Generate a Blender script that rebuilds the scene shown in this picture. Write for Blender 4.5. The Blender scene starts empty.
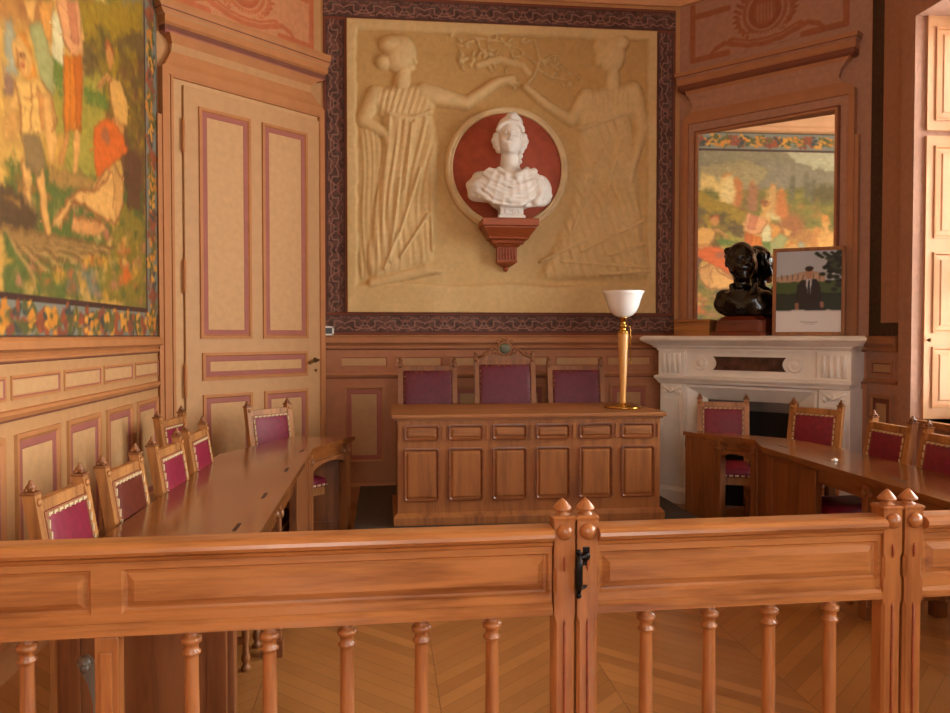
import bpy, bmesh, math, random
import numpy as np
from mathutils import Matrix, Vector
PI = math.pi
SC = bpy.context.scene
COL = SC.collection
random.seed(7)
RNG = np.random.default_rng(11)

# ------------------------------------------------------------------ colour / materials
def lin(c):
    return tuple(((v/255)/12.92 if v/255 <= .04045 else (((v/255)+.055)/1.055)**2.4) for v in c)
def rgba(c): return (*lin(c), 1.0)

def new_mat(name):
    m = bpy.data.materials.new(name); m.use_nodes = True
    nt = m.node_tree; b = nt.nodes['Principled BSDF']
    return m, nt, b
def node(nt, typ, **kw):
    n = nt.nodes.new(typ)
    for k, v in kw.items(): setattr(n, k, v)
    return n
def plain(name, c, rough=.5, metal=0., var=.06, scale=9., bump=0., coat=0., spec=.5):
    m, nt, b = new_mat(name)
    tc = node(nt, 'ShaderNodeTexCoord'); nz = node(nt, 'ShaderNodeTexNoise')
    nz.inputs['Scale'].default_value = scale; nz.inputs['Detail'].default_value = 5
    nt.links.new(tc.outputs['Object'], nz.inputs['Vector'])
    rp = node(nt, 'ShaderNodeValToRGB')
    k = lin(c)
    rp.color_ramp.elements[0].position = .3; rp.color_ramp.elements[1].position = .7
    rp.color_ramp.elements[0].color = (*[v*(1-var*1.6) for v in k], 1)
    rp.color_ramp.elements[1].color = (*[min(1, v*(1+var)) for v in k], 1)
    nt.links.new(nz.outputs['Fac'], rp.inputs['Fac'])
    nt.links.new(rp.outputs['Color'], b.inputs['Base Color'])
    b.inputs['Roughness'].default_value = rough; b.inputs['Metallic'].default_value = metal
    b.inputs['Coat Weight'].default_value = coat; b.inputs['Specular IOR Level'].default_value = spec
    if bump:
        bp = node(nt, 'ShaderNodeBump'); bp.inputs['Strength'].default_value = bump
        bp.inputs['Distance'].default_value = .01
        nt.links.new(nz.outputs['Fac'], bp.inputs['Height']); nt.links.new(bp.outputs['Normal'], b.inputs['Normal'])
    return m
def wood(name, c1, c2, axis='x', rough=.32, coat=.25, scale=1.0):
    """wood with grain running along one object axis"""
    m, nt, b = new_mat(name)
    tc = node(nt, 'ShaderNodeTexCoord'); mp = node(nt, 'ShaderNodeMapping')
    s = [16*scale]*3; s['xyz'.index(axis)] = 1.3*scale
    mp.inputs['Scale'].default_value = s
    nt.links.new(tc.outputs['Object'], mp.inputs['Vector'])
    n1 = node(nt, 'ShaderNodeTexNoise'); n1.inputs['Scale'].default_value = 1.3; n1.inputs['Detail'].default_value = 7
    n1.inputs['Distortion'].default_value = .6
    nt.links.new(mp.outputs['Vector'], n1.inputs['Vector'])
    n2 = node(nt, 'ShaderNodeTexNoise'); n2.inputs['Scale'].default_value = 7; n2.inputs['Detail'].default_value = 3
    nt.links.new(mp.outputs['Vector'], n2.inputs['Vector'])
    n3 = node(nt, 'ShaderNodeTexNoise'); n3.inputs['Scale'].default_value = 2.2; n3.inputs['Detail'].default_value = 2
    nt.links.new(tc.outputs['Object'], n3.inputs['Vector'])
    a = node(nt, 'ShaderNodeMath', operation='MULTIPLY_ADD'); a.inputs[1].default_value = .35
    nt.links.new(n2.outputs['Fac'], a.inputs[0]); nt.links.new(n1.outputs['Fac'], a.inputs[2])
    a2 = node(nt, 'ShaderNodeMath', operation='MULTIPLY_ADD'); a2.inputs[1].default_value = .5
    nt.links.new(n3.outputs['Fac'], a2.inputs[0]); nt.links.new(a.outputs[0], a2.inputs[2])
    rp = node(nt, 'ShaderNodeValToRGB')
    rp.color_ramp.elements[0].position = .62; rp.color_ramp.elements[1].position = 1.2
    e = rp.color_ramp.elements
    e[0].position = .6; e[0].color = rgba(c1); e[1].position = 1.0; e[1].color = rgba(c2)
    nt.links.new(a2.outputs[0], rp.inputs['Fac']); nt.links.new(rp.outputs['Color'], b.inputs['Base Color'])
    b.inputs['Roughness'].default_value = rough; b.inputs['Coat Weight'].default_value = coat
    b.inputs['Coat Roughness'].default_value = .15
    bp = node(nt, 'ShaderNodeBump'); bp.inputs['Strength'].default_value = .08; bp.inputs['Distance'].default_value = .004
    nt.links.new(n1.outputs['Fac'], bp.inputs['Height']); nt.links.new(bp.outputs['Normal'], b.inputs['Normal'])
    return m
def painted(name, rough=.7, bump=0.0, spec=.3):
    m, nt, b = new_mat(name)
    a = node(nt, 'ShaderNodeAttribute'); a.attribute_name = 'paint'
    nt.links.new(a.outputs['Color'], b.inputs['Base Color'])
    b.inputs['Roughness'].default_value = rough; b.inputs['Specular IOR Level'].default_value = spec
    if bump:
        tc = node(nt, 'ShaderNodeTexCoord'); nz = node(nt, 'ShaderNodeTexNoise')
        nz.inputs['Scale'].default_value = 60; nz.inputs['Detail'].default_value = 4
        nt.links.new(tc.outputs['Object'], nz.inputs['Vector'])
        bp = node(nt, 'ShaderNodeBump'); bp.inputs['Strength'].default_value = bump; bp.inputs['Distance'].default_value = .01
        nt.links.new(nz.outputs['Fac'], bp.inputs['Height']); nt.links.new(bp.outputs['Normal'], b.inputs['Normal'])
    return m

# ------------------------------------------------------------------ mesh collector
class MB:
    def __init__(s): s.v = []; s.f = []; s.m = []; s.s = []; s.xf = None
    def add(s, vs, fs, mat=0, smooth=False):
        o = len(s.v)
        for p in vs:
            p = Vector(p)
            if s.xf is not None: p = s.xf @ p
            s.v.append(p)
        for i, f in enumerate(fs):
            s.f.append([a+o for a in f]); s.m.append(mat[i] if isinstance(mat, list) else mat); s.s.append(smooth)
        return s
    def box(s, x0, x1, y0, y1, z0, z1, mat=0, bev=0.):
        x0, x1 = min(x0, x1), max(x0, x1); y0, y1 = min(y0, y1), max(y0, y1); z0, z1 = min(z0, z1), max(z0, z1)
        if not bev:
            vs = [(x, y, z) for z in (z0, z1) for y in (y0, y1) for x in (x0, x1)]
            return s.add(vs, [(0, 2, 3, 1), (4, 5, 7, 6), (0, 1, 5, 4), (2, 6, 7, 3), (0, 4, 6, 2), (1, 3, 7, 5)], mat)
        bm = bmesh.new(); bmesh.ops.create_cube(bm, size=1)
        for v in bm.verts:
            v.co = ((x0+x1)/2+v.co.x*(x1-x0), (y0+y1)/2+v.co.y*(y1-y0), (z0+z1)/2+v.co.z*(z1-z0))
        bmesh.ops.bevel(bm, geom=bm.edges[:], offset=bev, segments=2, affect='EDGES', profile=.6)
        return s.bm(bm, mat)
    def bm(s, bm, mat=0, smooth=False):
        bm.verts.index_update()
        s.add([v.co.copy() for v in bm.verts], [[v.index for v in f.verts] for f in bm.faces], mat, smooth); bm.free(); return s
    def loft(s, loops, mat=0, caps=(1, 1), smooth=False, closed=True):
        n = len(loops[0]); vs = [p for l in loops for p in l]; fs = []; ms = []
        for i in range(len(loops)-1):
            for j in range(n if closed else n-1):
                k = (j+1) % n
                fs.append((i*n+j, i*n+k, (i+1)*n+k, (i+1)*n+j)); ms.append(mat[i] if isinstance(mat, list) else mat)
        if caps[0]: fs.append(tuple(reversed(range(n)))); ms.append(mat[0] if isinstance(mat, list) else mat)
        if caps[1]: fs.append(tuple(range((len(loops)-1)*n, len(loops)*n))); ms.append(mat[-1] if isinstance(mat, list) else mat)
        return s.add(vs, fs, ms, smooth)
    def lathe(s, prof, c=(0, 0, 0), n=14, mat=0, smooth=True, axis='z', rot0=0., sq=1.):
        loops = []
        for r, z in prof:
            l = []
            for j in range(n):
                a = rot0+2*PI*j/n; x, y = r*math.cos(a), r*math.sin(a)*sq
                p = (x, y, z) if axis == 'z' else (x, z, y) if axis == 'y' else (z, x, y)
                l.append((c[0]+p[0], c[1]+p[1], c[2]+p[2]))
            loops.append(l)
        return s.loft(loops, mat, smooth=smooth)
    def tube(s, pts, r, n=8, mat=0, smooth=True, closed=False):
        pts = [Vector(p) for p in pts]; rs = r if isinstance(r, (list, tuple)) else [r]*len(pts)
        loops = []; up = Vector((0, 0, 1)); N = len(pts)
        for i, p in enumerate(pts):
            if closed: d = pts[(i+1) % N]-pts[i-1]
            else: d = pts[min(i+1, N-1)]-pts[max(i-1, 0)]
            d.normalize()
            a = d.cross(up)
            if a.length < .1: a = d.cross(Vector((1, 0, 0)))
            a.normalize(); b = a.cross(d)
            loops.append([p+a*rs[i]*math.cos(2*PI*j/n)+b*rs[i]*math.sin(2*PI*j/n) for j in range(n)])
        if closed: loops.append(loops[0])
        return s.loft(loops, mat, caps=(0, 0) if closed else (1, 1), smooth=smooth)
    def ball(s, c, r, nu=12, nv=8, mat=0):
        if not isinstance(r, (tuple, list)): r = (r, r, r)
        pr = []
        loops = []
        for i in range(nv+1):
            t = PI*i/nv; t = min(max(t, .02), PI-.02)
            loops.append([(c[0]+r[0]*math.sin(t)*math.cos(2*PI*j/nu), c[1]+r[1]*math.sin(t)*math.sin(2*PI*j/nu), c[2]-r[2]*math.cos(t)) for j in range(nu)])
        return s.loft(loops, mat, smooth=True)
    def prism(s, poly, z0, z1, mat=0):
        return s.loft([[(x, y, z0) for x, y in poly], [(x, y, z1) for x, y in poly]], mat)
    def rects(s, rows, mat=0, back=0.):
        """stack of wall-hugging rectangles (u0,u1,off,z): mitred mouldings, y = -off"""
        return s.loft([[(u0, back, z), (u1, back, z), (u1, -o, z), (u0, -o, z)] for u0, u1, o, z in rows], mat)
    def panel(s, u0, u1, z0, z1, steps, mats, y0=0., cut=0.):
        """nested frame panel on a plane y=const; steps = [(inset, off)], mats per step"""
        loops = []
        for i, (ins, off) in enumerate(steps):
            a, b, c, d = u0+ins, u1-ins, z0+ins, z1-ins
            if cut:
                k = max(cut-ins*.4, .004)
                l = [(a+k, c), (b-k, c), (b, c+k), (b, d-k), (b-k, d), (a+k, d), (a, d-k), (a, c+k)]
            else: l = [(a, c), (b, c), (b, d), (a, d)]
            loops.append([(x, y0-off, z) for x, z in l])
        return s.loft(loops, mats if isinstance(mats, list) else mats, caps=(0, 1))
    def mould(s, u0, u1, prof, mat=0):
        """profile (off,z) swept along u"""
        return s.loft([[(u0, -o, z) for o, z in prof], [(u1, -o, z) for o, z in prof]], mat)
    def build(s, name, mats, parent=None, loc=None, rotz=None, mat4=None):
        me = bpy.data.meshes.new(name)
        me.from_pydata([tuple(p) for p in s.v], [], s.f)
        mats = mats if isinstance(mats, (list, tuple)) else [mats]
        for m in mats: me.materials.append(m)
        me.polygons.foreach_set('material_index', [min(i, len(mats)-1) for i in s.m])
        me.polygons.foreach_set('use_smooth', s.s)
        bm = bmesh.new(); bm.from_mesh(me); bmesh.ops.recalc_face_normals(bm, faces=bm.faces[:]); bm.to_mesh(me); bm.free()
        me.update()
        return link(name, me, parent, loc, rotz, mat4)
def link(name, me, parent=None, loc=None, rotz=None, mat4=None):
    o = bpy.data.objects.new(name, me); COL.objects.link(o)
    if parent is not None: o.parent = parent
    if mat4 is not None: o.matrix_world = mat4 if parent is None else o.matrix_world
    if loc is not None: o.location = loc
    if rotz is not None: o.rotation_euler = (0, 0, rotz)
    return o
def tag(o, label=None, cat=None, group=None, kind=None):
    if label: o['label'] = label
    if cat: o['category'] = cat
    if group: o['group'] = group
    if kind: o['kind'] = kind
    return o
def thing(name, label, cat, loc=(0, 0, 0), rotz=0., group=None, kind=None):
    o = bpy.data.objects.new(name, None); COL.objects.link(o); o.location = loc; o.rotation_euler = (0, 0, rotz)
    o.empty_display_size = .1
    return tag(o, label, cat, group, kind)
def dup(root, loc, rotz, label=None):
    r = root.copy(); COL.objects.link(r); r.location = loc; r.rotation_euler = (0, 0, rotz)
    if label: r['label'] = label
    for ch in list(root.children):
        c = ch.copy(); COL.objects.link(c); c.parent = r
        for g in list(ch.children):
            d = g.copy(); COL.objects.link(d); d.parent = c
    return r
def grid_mesh(name, nx, nz, x0, x1, z0, z1, col, mat, off=None, thick=.012):
    """painted canvas: vertex grid in local x,z facing -y with a vertex colour layer (nz,nx,3 in sRGB 0-255); gets a solid back"""
    X, Z = np.meshgrid(np.linspace(x0, x1, nx), np.linspace(z0, z1, nz))
    Y = np.zeros_like(X)-thick if off is None else -off-thick
    co = np.stack([X, Y, Z], -1).reshape(-1, 3)
    i = np.arange(nx*nz).reshape(nz, nx)
    q = np.stack([i[:-1, :-1], i[:-1, 1:], i[1:, 1:], i[1:, :-1]], -1).reshape(-1, 4)
    # rim and back
    rim = np.concatenate([i[0, :], i[1:, -1], i[-1, -2::-1], i[-2:0:-1, 0]])
    nb = len(rim); base = nx*nz
    cb = co[rim].copy(); cb[:, 1] = 0
    co = np.concatenate([co, cb]); k = np.arange(nb); k2 = (k+1) % nb
    side = np.stack([rim[k2], rim[k], base+k, base+k2], -1)
    faces = [tuple(r) for r in q.tolist()]+[tuple(r) for r in side.tolist()]+[tuple((base+k)[::1].tolist())]
    me = bpy.data.meshes.new(name); me.from_pydata(co.tolist(), [], faces)
    c = np.clip(col/255., 0, 1).reshape(-1, 3); c = np.where(c <= .04045, c/12.92, ((c+.055)/1.055)**2.4)
    c = np.concatenate([c, c[rim]]); c = np.concatenate([c, np.ones((len(c), 1))], 1)
    at = me.color_attributes.new('paint', 'FLOAT_COLOR', 'POINT'); at.data.foreach_set('color', c.astype(np.float32).ravel())
    me.materials.append(mat)
    sm = np.ones(len(me.polygons), bool); sm[len(q):] = False
    me.polygons.foreach_set('use_smooth', sm.tolist()); me.update()
    return me

# ------------------------------------------------------------------ a small painter (colour rasters for murals)
def vnoise(sh, cells, seed=0):
    r = np.random.default_rng(seed); gx = max(2, int(cells[0])+2); gz = max(2, int(cells[1])+2)
    g = r.random((gz, gx)); x = np.linspace(0, gx-1.001, sh[1]); z = np.linspace(0, gz-1.001, sh[0])
    xi = x.astype(int); zi = z.astype(int); fx = x-xi; fz = z-zi; fx = fx*fx*(3-2*fx); fz = (fz*fz*(3-2*fz))[:, None]
    a = g[np.ix_(zi, xi)]; b = g[np.ix_(zi, xi+1)]; c = g[np.ix_(zi+1, xi)]; d = g[np.ix_(zi+1, xi+1)]
    return (a*(1-fx)+b*fx)*(1-fz)+(c*(1-fx)+d*fx)*fz
class Paint:
    def __init__(s, x0, x1, z0, z1, cell, base, warp=0., seed=3):
        s.x0, s.x1, s.z0, s.z1 = x0, x1, z0, z1
        s.nx = int(round((x1-x0)/cell))+1; s.nz = int(round((z1-z0)/cell))+1
        s.X, s.Z = np.meshgrid(np.linspace(x0, x1, s.nx), np.linspace(z0, z1, s.nz))
        sh = s.X.shape; k = ((x1-x0)/.05, (z1-z0)/.05)
        s.WX = s.X+warp*(vnoise(sh, k, seed)-.5); s.WZ = s.Z+warp*(vnoise(sh, k, seed+1)-.5)
        s.c = np.zeros(sh+(3,))+np.array(base, float)
    def _mix(s, a, col, sl=None):
        sl = sl or (slice(None), slice(None)); a = np.clip(a, 0, 1)[..., None]
        s.c[sl] = s.c[sl]*(1-a)+np.array(col, float)*a
    def _win(s, xa, xb, za, zb):
        dx = (s.x1-s.x0)/(s.nx-1); dz = (s.z1-s.z0)/(s.nz-1); pad = .06
        i0 = max(0, int((xa-pad-s.x0)/dx)); i1 = min(s.nx, int((xb+pad-s.x0)/dx)+2)
        j0 = max(0, int((za-pad-s.z0)/dz)); j1 = min(s.nz, int((zb+pad-s.z0)/dz)+2)
        return (slice(j0, max(j1, j0)), slice(i0, max(i1, i0)))
    def ell(s, c, rx, rz, col, soft=.25, rot=0., al=1.):
        R = max(rx, rz); sl = s._win(c[0]-R, c[0]+R, c[1]-R, c[1]+R)
        x = s.WX[sl]-c[0]; z = s.WZ[sl]-c[1]; ca, sa = math.cos(rot), math.sin(rot)
        d = np.hypot((x*ca+z*sa)/rx, (-x*sa+z*ca)/rz); s._mix(al*(1-d)/max(soft, 1e-3)+.0, col, sl)
    def seg(s, a, b, r0, r1, col, soft=.004, al=1.):
        R = max(r0, r1); sl = s._win(min(a[0], b[0])-R, max(a[0], b[0])+R, min(a[1], b[1])-R, max(a[1], b[1])+R)
        x = s.WX[sl]-a[0]; z = s.WZ[sl]-a[1]; bx, bz = b[0]-a[0], b[1]-a[1]; L = bx*bx+bz*bz+1e-12
        t = np.clip((x*bx+z*bz)/L, 0, 1); d = np.hypot(x-t*bx, z-t*bz)-(r0+(r1-r0)*t); s._mix(al*(.5-d/soft), col, sl)
    def line(s, pts, r, col, soft=.004, al=1.):
        for a, b in zip(pts[:-1], pts[1:]): s.seg(a, b, r, r, col, soft, al)
    def inside(s, pts, sl):
        x = s.WX[sl]; z = s.WZ[sl]; ins = np.zeros(x.shape, bool); n = len(pts)
        for i in range(n):
            (xa, za), (xb, zb) = pts[i], pts[(i+1) % n]
            if za == zb: continue
            c = (za > z) != (zb > z); ins ^= c & (x < (xb-xa)*(z-za)/(zb-za)+xa)
        return ins
    def poly(s, pts, col, al=1., shade=None):
        xs = [p[0] for p in pts]; zs = [p[1] for p in pts]; sl = s._win(min(xs), max(xs), min(zs), max(zs))
        m = s.inside(pts, sl).astype(float)
        if m.size > 16:                                  # one box blur for a soft brushed edge
            p = np.pad(m, 1, mode='edge'); m = (p[1:-1, 1:-1]*2+p[:-2, 1:-1]+p[2:, 1:-1]+p[1:-1, :-2]+p[1:-1, 2:])/6
        mi = m.copy()
        if mi.size > 64:
            for _ in range(6):
                p = np.pad(mi, 1, mode='edge'); mi = (p[1:-1, 1:-1]+p[:-2, 1:-1]+p[2:, 1:-1]+p[1:-1, :-2]+p[1:-1, 2:])/5
        k = (.80+.26*np.clip(mi*1.6-.6, 0, 1)**.7)[..., None] if shade is None else 1.   # brushed modelling of the painted form
        a = np.clip(m*al, 0, 1)[..., None]; s.c[sl] = s.c[sl]*(1-a)+np.array(col, float)*k*a
    def grain(s, amt, cell, seed, stretch=1.):
        n = vnoise(s.X.shape, ((s.x1-s.x0)/cell, (s.z1-s.z0)/cell/stretch), seed)-.5
        s.c *= (1+amt*2*n)[..., None]
    def soften(s, n=1):
        for _ in range(n):
            p = np.pad(s.c, ((1, 1), (1, 1), (0, 0)), mode='edge'); s.c = (p[1:-1, 1:-1]*2+p[:-2, 1:-1]+p[2:, 1:-1]+p[1:-1, :-2]+p[1:-1, 2:])/6
    def strokes(s, n, l0, l1, w, jit, seed):
        r = np.random.default_rng(seed); src = s.c.copy(); H_, W_ = src.shape[:2]
        for _ in range(n):
            j, i = int(r.random()*H_), int(r.random()*W_); x, z = s.X[j, i], s.Z[j, i]
            c = src[j, i]*(1+jit*r.normal())+jit*18*r.normal(size=3)
            s.ell((x+.02*r.normal(), z+.02*r.normal()), l0+(l1-l0)*r.random(), w*(.6+.8*r.random()), c, .7, rot=r.normal()*.7+.9*math.sin(3*x+2*z), al=.75)
    def mesh(s, name, mat, off=None, thick=.012):
        return grid_mesh(name, s.nx, s.nz, s.x0, s.x1, s.z0, s.z1, s.c, mat, off, thick)

# ------------------------------------------------------------------ implicit-surface sculpting (busts)
def d_ell(P, c, r, rot=None):
    q = P-np.array(c)
    if rot is not None: q = q @ np.array(rot)
    r = np.array(r); k0 = np.linalg.norm(q/r, axis=-1); k1 = np.linalg.norm(q/(r*r), axis=-1)+1e-9
    return k0*(k0-1)/k1
def d_cap(P, a, b, ra, rb):
    a = np.array(a, float); b = np.array(b, float); q = P-a; ba = b-a
    t = np.clip((q@ba)/(ba@ba), 0, 1); return np.linalg.norm(q-t[..., None]*ba, axis=-1)-(ra+(rb-ra)*t)
def d_box(P, c, h, r=.01):
    q = np.abs(P-np.array(c))-np.array(h)+r
    return np.linalg.norm(np.maximum(q, 0), axis=-1)+np.minimum(q.max(-1), 0)-r
def su(a, b, k):
    h = np.clip(.5+.5*(b-a)/k, 0, 1); return b*(1-h)+a*h-k*h*(1-h)
def ss(a, b, k):          # a minus b
    h = np.clip(.5-.5*(a+b)/k, 0, 1); return a*(1-h)-b*h+k*h*(1-h)
def nets(fn, lo, hi, h):
    n = [int(math.ceil((hi[i]-lo[i])/h))+1 for i in range(3)]
    ax = [lo[i]+h*np.arange(n[i]) for i in range(3)]
    P = np.stack(np.meshgrid(*ax, indexing='ij'), -1); V = fn(P); S = V < 0
    cnt = np.zeros([k-1 for k in n]); acc = np.zeros([k-1 for k in n]+[3])
    cs = [(a, b, c) for a in (0, 1) for b in (0, 1) for c in (0, 1)]
    def sub(A, o): return A[o[0]:n[0]-1+o[0], o[1]:n[1]-1+o[1], o[2]:n[2]-1+o[2]]
    for o in cs:
        for k in range(3):
            if o[k]: continue
            o2 = list(o); o2[k] = 1; va, vb = sub(V, o), sub(V, o2); x = (va < 0) != (vb < 0)
            t = np.where(x, va/np.where(x, va-vb, 1), 0)
            cnt += x
            for d in range(3): acc[..., d] += np.where(x, (o[d]+(t if d == k else 0)), 0)
    idx = -np.ones(cnt.shape, int); act = cnt > 0; idx[act] = np.arange(act.sum())
    cell = np.stack(np.nonzero(act), -1); vs = np.array(lo)+h*(cell+acc[act]/cnt[act][:, None])
    fs = []
    for k in range(3):
        u, v = [(1, 2), (2, 0), (0, 1)][k]
        a = [slice(0, n[i]) for i in range(3)]; b = list(a); a[k] = slice(0, n[k]-1); b[k] = slice(1, n[k])
        x = S[tuple(a)] != S[tuple(b)]; e = np.stack(np.nonzero(x), -1)
        e = e[(e[:, u] > 0) & (e[:, v] > 0) & (e[:, u] < n[u]-1) & (e[:, v] < n[v]-1)]
        def cid(du, dv):
            q = e.copy(); q[:, u] -= du; q[:, v] -= dv; return idx[q[:, 0], q[:, 1], q[:, 2]]
        q = np.stack([cid(1, 1), cid(0, 1), cid(0, 0), cid(1, 0)], -1)
        fl = ~S[e[:, 0], e[:, 1], e[:, 2]]; q[fl] = q[fl][:, ::-1]; fs.append(q)
    return vs, np.concatenate(fs)
def sculpt(name, fn, lo, hi, h, mat, parent=None, loc=None, rotz=None):
    v, f = nets(fn, lo, hi, h); me = bpy.data.meshes.new(name); me.from_pydata(v.tolist(), [], f.tolist())
    me.materials.append(mat); me.polygons.foreach_set('use_smooth', [True]*len(me.polygons)); me.update()
    return link(name, me, parent, loc, rotz)
# ------------------------------------------------------------------ materials
M = {}
M['wall'] = plain('peach_wall_paint', (188, 138, 88), .75, var=.05, scale=14)
M['wall_b'] = plain('shaded_rose_tan_wall_paint', (174, 116, 82), .75, var=.05, scale=14)  # darker copy of the wall paint, with the back dado's shade mixed in
M['wall_blt'] = plain('shaded_sand_panel_paint', (186, 144, 100), .7, var=.05, scale=20)  # panel paint with the shade of the back walls in its colour
M['ochre_dk'] = plain('shaded_brown_moulding_paint', (172, 116, 78), .7, var=.05)  # ochre moulding colour darkened to carry the shade on these walls
M['door'] = plain('peach_door_paint', (192, 144, 94), .6, var=.04, scale=14)
M['wall_lt'] = plain('sand_panel_paint', (200, 154, 104), .7, var=.05, scale=20)
M['rose'] = plain('rose_line_paint', (160, 92, 78), .7, var=.05)
M['ochre'] = plain('ochre_moulding_paint', (184, 120, 68), .7, var=.05)
M['shadow_line'] = plain('umber_shadow_line', (120, 66, 44), .7, var=.05)  # thin dark bands along the mouldings, their shade put into the colour
M['ceil'] = plain('cream_ceiling_paint', (222, 184, 138), .8, var=.03)
M['cornice'] = plain('apricot_cornice_paint', (212, 158, 112), .75, var=.03)
M['stripe'] = plain('dark_olive_border_paint', (74, 54, 38), .7, var=.25, scale=30)
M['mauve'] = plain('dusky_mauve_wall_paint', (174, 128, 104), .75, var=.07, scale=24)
M['reveal'] = plain('cream_shutter_paint', (204, 150, 104), .5, var=.03)
M['paint'] = painted('oil_painted_canvas', .55, .1)
M['fresco'] = painted('carved_ochre_plaster', .8, .03, .2)
M['frieze'] = painted('stencilled_wall_border', .75)
M['crest'] = painted('stencilled_wall_crest', .75)
M['photo'] = painted('photographic_print', .3)
M['rail_x'] = wood('orange_oak_across', (122, 66, 28), (184, 118, 64), 'x', .3, .3)
M['rail_z'] = wood('orange_oak_upright', (122, 64, 28), (176, 110, 60), 'z', .28, .35)
M['desk_x'] = wood('brown_oak_across', (112, 64, 28), (158, 100, 50), 'x', .5, .04)
M['desk_z'] = wood('brown_oak_upright', (114, 65, 28), (160, 100, 46), 'z', .5, .04)
M['desk_dk'] = wood('dark_oak_mould', (88, 46, 20), (128, 72, 34), 'x', .4, .2)
M['tab_y'] = wood('table_oak_along', (92, 50, 22), (132, 78, 38), 'y', .14, .25)
M['tab_z'] = wood('table_oak_upright', (92, 50, 23), (134, 80, 40), 'z', .45, .1)
M['tab_dk'] = wood('table_dark_side', (58, 28, 14), (92, 48, 24), 'z', .4, .2)
M['chair'] = wood('honey_oak_frame', (122, 72, 34), (184, 124, 66), 'z', .5, .05)
M['chair_dk'] = wood('brown_oak_frame', (96, 54, 26), (146, 90, 46), 'z', .5, .05)
M['brkt'] = wood('mahogany_bracket', (112, 48, 20), (156, 76, 36), 'x', .5, .05)
M['block'] = wood('pale_oak_block', (120, 72, 34), (170, 112, 58), 'x', .45, .1)
M['plinth'] = wood('red_mahogany_plinth', (66, 20, 10), (110, 42, 20), 'x', .25, .5)
M['lampwood'] = wood('blond_lamp_wood', (190, 128, 62), (226, 172, 98), 'z', .3, .4)
M['leather'] = plain('crimson_leather', (130, 20, 48), .5, var=.14, scale=30, bump=.05)
M['leather_p'] = plain('plum_leather', (100, 20, 42), .5, var=.14, scale=26, bump=.05)
M['leather_b'] = plain('brown_leather', (98, 38, 22), .4, var=.16, scale=30, bump=.05)
M['braid'] = plain('cream_braid', (212, 188, 146), .6, var=.05)
M['band'] = plain('tan_braid_band', (150, 92, 56), .6, var=.1)
M['brass'] = plain('polished_brass', (214, 168, 84), .22, 1., var=.05)
M['oldbrass'] = plain('aged_brass', (120, 92, 50), .4, 1., var=.2)
M['medal'] = plain('verdigris_disc', (92, 92, 70), .5, .2, var=.2)
M['iron'] = plain('black_iron', (22, 20, 20), .3, .6, var=.1)
M['black'] = plain('black_firebox', (14, 12, 12), .8, var=.1)
M['steel'] = plain('grey_steel', (112, 112, 118), .4, .6, var=.1)
M['marble'] = plain('white_marble', (240, 236, 230), .3, var=.06, scale=5)
M['dkmarble'] = plain('dark_veined_marble', (74, 44, 36), .15, var=.5, scale=14)
M['plaster'] = plain('white_plaster', (228, 222, 214), .6, var=.03)
M['disc'] = plain('brick_red_disc', (176, 84, 58), .75, var=.12, scale=12)
M['bronze'] = plain('black_bronze', (16, 15, 14), .22, .4, var=.2, coat=.5)
M['glass_w'] = plain('opal_glass', (246, 244, 242), .18, var=.01, coat=.3)
M['white'] = plain('white_plastic', (236, 236, 232), .4, var=.02)
M['grey'] = plain('grey_plate', (66, 70, 74), .4, var=.1)
M['paper'] = plain('mount_paper', (214, 212, 210), .6, var=.02)
M['dais'] = plain('dark_platform_boards', (66, 58, 50), .6, var=.2, scale=12)
M['slot'] = plain('dark_slot', (58, 32, 17), .6, var=.1)
M['dkpost'] = wood('greyed_dark_wood', (66, 54, 44), (112, 94, 76), 'z', .4, .2)

m, nt, b = new_mat('mirror_glass'); b.inputs['Metallic'].default_value = 1; b.inputs['Roughness'].default_value = .02
tc = node(nt, 'ShaderNodeTexCoord'); nz = node(nt, 'ShaderNodeTexNoise'); nz.inputs['Scale'].default_value = 2
nt.links.new(tc.outputs['Object'], nz.inputs['Vector']); mx = node(nt, 'ShaderNodeMix', data_type='RGBA')
mx.inputs[6].default_value = (.88, .86, .82, 1); mx.inputs[7].default_value = (.93, .92, .9, 1)
nt.links.new(nz.outputs['Fac'], mx.inputs[0]); nt.links.new(mx.outputs[2], b.inputs['Base Color']); M['mirror'] = m
m, nt, b = new_mat('window_glass'); nt.nodes.remove(b)
tr = node(nt, 'ShaderNodeBsdfTransparent'); gl = node(nt, 'ShaderNodeBsdfGlossy'); gl.inputs['Roughness'].default_value = .02
fr = node(nt, 'ShaderNodeFresnel'); fr.inputs['IOR'].default_value = 1.45; mx = node(nt, 'ShaderNodeMixShader')
nt.links.new(fr.outputs[0], mx.inputs[0]); nt.links.new(tr.outputs[0], mx.inputs[1]); nt.links.new(gl.outputs[0], mx.inputs[2])
nt.links.new(mx.outputs[0], nt.nodes['Material Output'].inputs['Surface']); M['pane'] = m

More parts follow.
